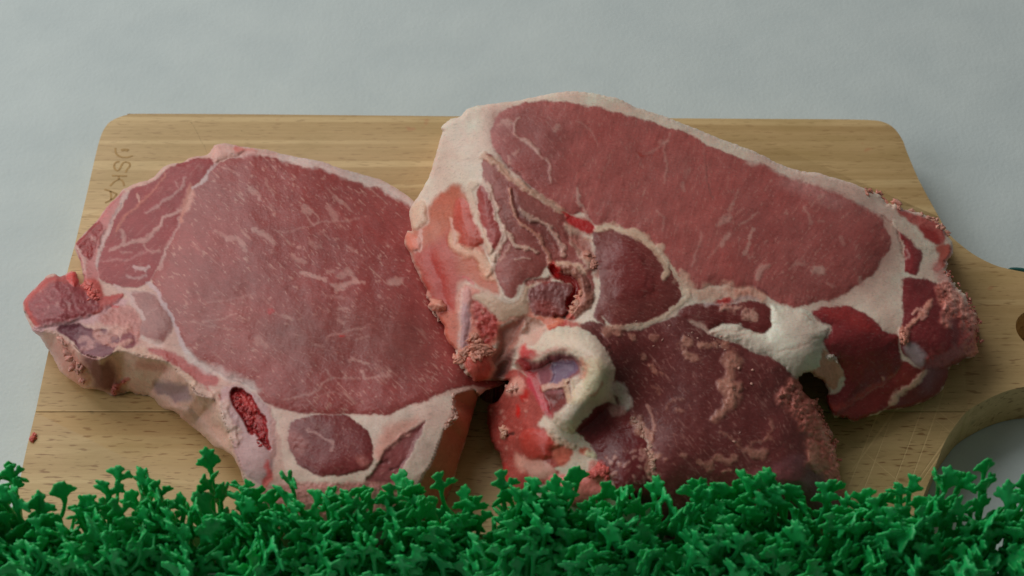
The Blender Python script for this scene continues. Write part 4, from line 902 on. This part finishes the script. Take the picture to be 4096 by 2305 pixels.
CUT = ink('dark_knife_cut', (92,74,44))
for pts_ in (T('A', [1565,1310,1530,1370,1500,1440,1470,1500]), T('A', [1625,1395,1590,1450,1560,1490]), T('a', [1385,160,1430,240,1475,330]), T('a', [1480,330,1500,385]), T('E', [1255,570,1300,600,1340,640]), T('E', [700,730,690,800]),
             T('a', [1750,225,1790,240])):
    bm = bmesh.new(); P = smooth_line(pts_, 4, False); W = unproj(P[:, 0], P[:, 1], 0)-board_c; prev = None
    for i in range(len(W)):
        t = W[min(i+1, len(W)-1)]-W[max(i-1, 0)]; t /= np.linalg.norm(t)+1e-12
        n_ = np.array([-t[1], t[0], 0])*.00013*(.5+random.random()); W[i][2] = TH+.00005
        a = bm.verts.new(W[i]+n_); b = bm.verts.new(W[i]-n_)
        if prev: bm.faces.new((prev[0], b, a)) if False else bm.faces.new((prev[0], prev[1], b, a))
        prev = (a, b)
    for f in bm.faces:
        f.normal_update()
        if f.normal.z < 0: f.normal_flip()
    me = bpy.data.meshes.new('knife_cut'); bm.to_mesh(me); bm.free(); link('knife_cut', me, CUT, board)

# ------------------------------------------------------------------ pale cloth under everything
k = NT('pale_cloth'); co = k.n('ShaderNodeTexCoord').outputs['Object']
n1 = k.n('ShaderNodeTexNoise', Vector=co, Scale=30., Detail=5., Roughness=.6).outputs['Fac']
n2 = k.n('ShaderNodeTexNoise', Vector=co, Scale=700., Detail=2.).outputs['Fac']
c = k.mix(k.ramp(n1, (.3, 0), (.72, 1)), (.575, .66, .665), (.65, .735, .73)); c = k.mix(k.math('MULTIPLY', n2, .12), c, (.56,.62,.62))
k.l(c, k.b.inputs['Base Color']); k.b.inputs['Roughness'].default_value = .8
hh = k.math('ADD', k.math('MULTIPLY', n2, .25), n1); bp = k.n('ShaderNodeBump', Height=hh, Strength=.25, Distance=.002); k.l(bp.outputs[0], k.b.inputs['Normal'])
bm = bmesh.new(); bmesh.ops.create_grid(bm, x_segments=8, y_segments=8, size=2.0)
me = bpy.data.meshes.new('tabletop'); bm.to_mesh(me); bm.free()
tb = link('tabletop', me, k.m); tb.location = (0, .6, -TH-.0004); tb['kind'] = 'structure'

# teal hanging cord behind the handle
k = NT('teal_cord'); co = k.n('ShaderNodeTexCoord').outputs['Object']
nz = k.n('ShaderNodeTexNoise', Vector=co, Scale=900.).outputs['Fac']; k.l(k.mix(nz, (.01, .09, .09), (.02, .16, .15)), k.b.inputs['Base Color']); k.b.inputs['Roughness'].default_value = .7
def tube(bm, pts, rads, seg=8, flat=1.0):
    P = [Vector(p) for p in pts]; rings = []; up = Vector((.13, .31, .94))
    for i, p in enumerate(P):
        t = (P[min(i+1, len(P)-1)]-P[max(i-1, 0)]).normalized(); a = t.cross(up); a = a.normalized() if a.length > 1e-3 else Vector((1, 0, 0)); b = t.cross(a)
        rings.append([bm.verts.new(p+(a*math.cos(2*math.pi*j/seg)+b*math.sin(2*math.pi*j/seg)*flat)*rads[i]) for j in range(seg)])
    for i in range(len(rings)-1):
        for j in range(seg): bm.faces.new((rings[i][j], rings[i][(j+1) % seg], rings[i+1][(j+1) % seg], rings[i+1][j]))
    bm.faces.new(rings[0][::-1]); bm.faces.new(rings[-1])
cp_ = smooth_line(np.array([(4030,1090),(4044,1080),(4070,1079),(4096,1082),(4150,1090),(4230,1105)], float), 4, False)
Wc = unproj(cp_[:, 0], cp_[:, 1], -.010); cc_ = Wc.mean(0)
bm = bmesh.new(); tube(bm, [tuple(p-cc_) for p in Wc], [.0008]*len(Wc)); me = bpy.data.meshes.new('hanging_cord'); bm.to_mesh(me); bm.free()
o = link('hanging_cord', me, k.m); o.location = cc_; tag(o, 'short dark teal cord showing behind the board handle at the right edge', 'cord')

# scrap of meat on the board's left edge
pw = unproj(132, 1752, .0004)
o = link('meat_scrap', blob_mesh('meat_scrap', [((0, 0, 0), .0009, .5, (190,96,86), 1.0, .3), ((.0001, .0011, 0), .0008, .5, (196,110,98), 1.0, 1.3), ((-.0001, -.001, 0), .0007, .5, (180,84,76), 1.0, 2.)]), MEAT)
o.location = pw; tag(o, 'tiny red scrap of meat on the left edge of the cutting board', 'meat scrap')

# ------------------------------------------------------------------ green plastic parsley garnish
k = NT('green_plastic'); b = k.b
co = k.n('ShaderNodeTexCoord').outputs['Object']
oi = k.n('ShaderNodeObjectInfo').outputs['Random']
nz = k.n('ShaderNodeTexNoise', Vector=co, Scale=120., Detail=3.).outputs['Fac']
c = k.mix(nz, (.004, .32, .055), (.016, .54, .135)); c = k.mix(k.math('MULTIPLY', oi, .35), c, (.045, .58, .21))
k.l(c, b.inputs['Base Color']); b.inputs['Roughness'].default_value = .42
b.inputs['Subsurface Weight'].default_value = .35; b.inputs['Subsurface Radius'].default_value = (.2, 1., .3); b.inputs['Subsurface Scale'].default_value = .0015
bp = k.n('ShaderNodeBump', Height=k.n('ShaderNodeTexNoise', Vector=co, Scale=500., Detail=2.).outputs['Fac'], Strength=.2, Distance=.0004); k.l(bp.outputs[0], b.inputs['Normal'])
GREEN = k.m
def ell(bm, M, r):
    bmesh.ops.create_icosphere(bm, subdivisions=2, radius=1.0, matrix=M @ Matrix.Diagonal((r[0], r[1], r[2], 1)))
def leaf(bm, base, d, sc):
    """fan-shaped lobed leaf growing from base along direction d"""
    y = Vector(d).normalized(); x = y.cross(Vector((random.uniform(-.9, .9), -1, random.uniform(-.3, .9)))).normalized(); z = x.cross(y)
    M = Matrix.Translation(base) @ Matrix((x, y, z)).transposed().to_4x4()
    th = .00058
    ell(bm, M @ Matrix.Translation((0, .0016*sc, 0)), (.0010*sc, .0026*sc, th*1.25))
    for a0, ln_ in ((-.75, .0040), (-.03, .0060), (.75, .0040)):
        a0 += random.uniform(-.18, .18); ln_ *= random.uniform(.85, 1.2)*sc
        A = M @ Matrix.Translation((0, .0022*sc, 0)) @ Matrix.Rotation(a0, 4, 'Z') @ Matrix.Rotation(random.uniform(-.35, .45), 4, 'X')
        ell(bm, A @ Matrix.Translation((0, ln_*.45, 0)), (.00110*sc, ln_*.58, th))
        for d_ in ((-.8, 0, .8) if random.random() < .75 else (-.5, .5)):
            Bm = A @ Matrix.Translation((0, ln_*.66, 0)) @ Matrix.Rotation(d_+random.uniform(-.15, .15), 4, 'Z')
            ll = .0018*sc*random.uniform(.85, 1.25)
            ell(bm, Bm @ Matrix.Translation((0, ll*.62, 0)), (.00096*sc, ll*.85, th*.95))
def make_sprig(seed, H):
    random.seed(seed); bm = bmesh.new()
    def stalk(p0, p1, bend, r0, r1, n=9):
        pts = []
        for i in range(n+1):
            t = i/n; p = Vector(p0).lerp(Vector(p1), t)+Vector(bend)*math.sin(math.pi*t); pts.append(p)
        tube(bm, [tuple(p) for p in pts], [r0+(r1-r0)*i/n for i in range(n+1)], 8); return pts
    main = stalk((0, 0, 0), (random.uniform(-.005, .005), random.uniform(-.003, .004), H-.009), (random.uniform(-.003, .003), random.uniform(-.002, .002), 0), .00105, .00085)
    nb = random.choice((3, 4, 4, 5)); a = random.uniform(0, 6.28)
    for b_ in range(nb):
        t = .30+.62*b_/nb; p = main[int(round(t*9))]; a += 2.2+random.uniform(-.5, .5)
        L_ = random.uniform(.007, .012)
        q = p+Vector((math.cos(a)*L_*.62, math.sin(a)*L_*.5, L_*random.uniform(.7, 1.15)))
        pp = stalk(p, q, (math.cos(a)*.0012, math.sin(a)*.0012, -.0010), .00088, .0007, 5)
        d = (pp[-1]-pp[-3]).normalized()+Vector((random.uniform(-.5, .5), random.uniform(-.5, .5), random.uniform(.1, 1.1)))
        leaf(bm, q, d, random.uniform(.9, 1.2))
    leaf(bm, main[-1], (random.uniform(-.3, .3), random.uniform(-.3, .3), 1), random.uniform(.9, 1.15))
    bmesh.ops.recalc_face_normals(bm, faces=bm.faces[:]); me = bpy.data.meshes.new('sprig_raw'); bm.to_mesh(me); bm.free()
    o = bpy.data.objects.new('sprig_raw', me); COL.objects.link(o)
    m = o.modifiers.new('r', 'REMESH'); m.mode = 'VOXEL'; m.voxel_size = .00042; m.use_smooth_shade = True
    s_ = o.modifiers.new('s', 'SMOOTH'); s_.factor = .5; s_.iterations = 3
    dg = bpy.context.evaluated_depsgraph_get(); me2 = bpy.data.meshes.new_from_object(o.evaluated_get(dg)); me2.name = 'sprig'
    bpy.data.objects.remove(o); bpy.data.meshes.remove(me)
    me2.polygons.foreach_set('use_smooth', np.ones(len(me2.polygons), bool)); me2.materials.clear(); me2.materials.append(GREEN)
    return me2
GX0, GX1 = -.165, .165
gy = float(unproj(2048, 2330, -TH)[1])
protos = [make_sprig(100+i, random.uniform(.0475, .050)) for i in range(12)]
random.seed(5)
garn = empty('parsley_garnish_strip', (0, gy-.012, -TH))
tag(garn, 'row of bright green plastic parsley used as a divider in front of the board', 'garnish')
bm = bmesh.new()
bmesh.ops.create_cube(bm, size=1.0, matrix=Matrix.Translation((0, 0, .0018)) @ Matrix.Diagonal((GX1-GX0+.004, .026, .0034, 1)))
bmesh.ops.bevel(bm, geom=bm.edges[:], offset=.001, segments=2, affect='EDGES')
me = bpy.data.meshes.new('base_strip'); bm.to_mesh(me); bm.free(); link('base_strip', me, GREEN, garn)
rows = 5; cols_ = 50
for r_ in range(rows):
    for c_ in range(cols_):
        x_ = GX0+(GX1-GX0)*(c_+.5+(.5 if r_ % 2 else 0)-.25)/cols_+random.uniform(-.0018, .0018)
        y_ = (-.010+.005*r_)+random.uniform(-.0016, .0016)
        o = bpy.data.objects.new('sprig', random.choice(protos)); COL.objects.link(o); o.parent = garn
        o.location = (x_, y_, .0032); sc = random.uniform(.92, 1.04)
        o.scale = (sc, sc, sc*(1.0 if r_ > 2 else random.uniform(.78, 1.0)))
        o.rotation_euler = (random.uniform(-.07, .10), random.uniform(-.10, .10), random.choice((0, math.pi))+random.uniform(-.9, .9))
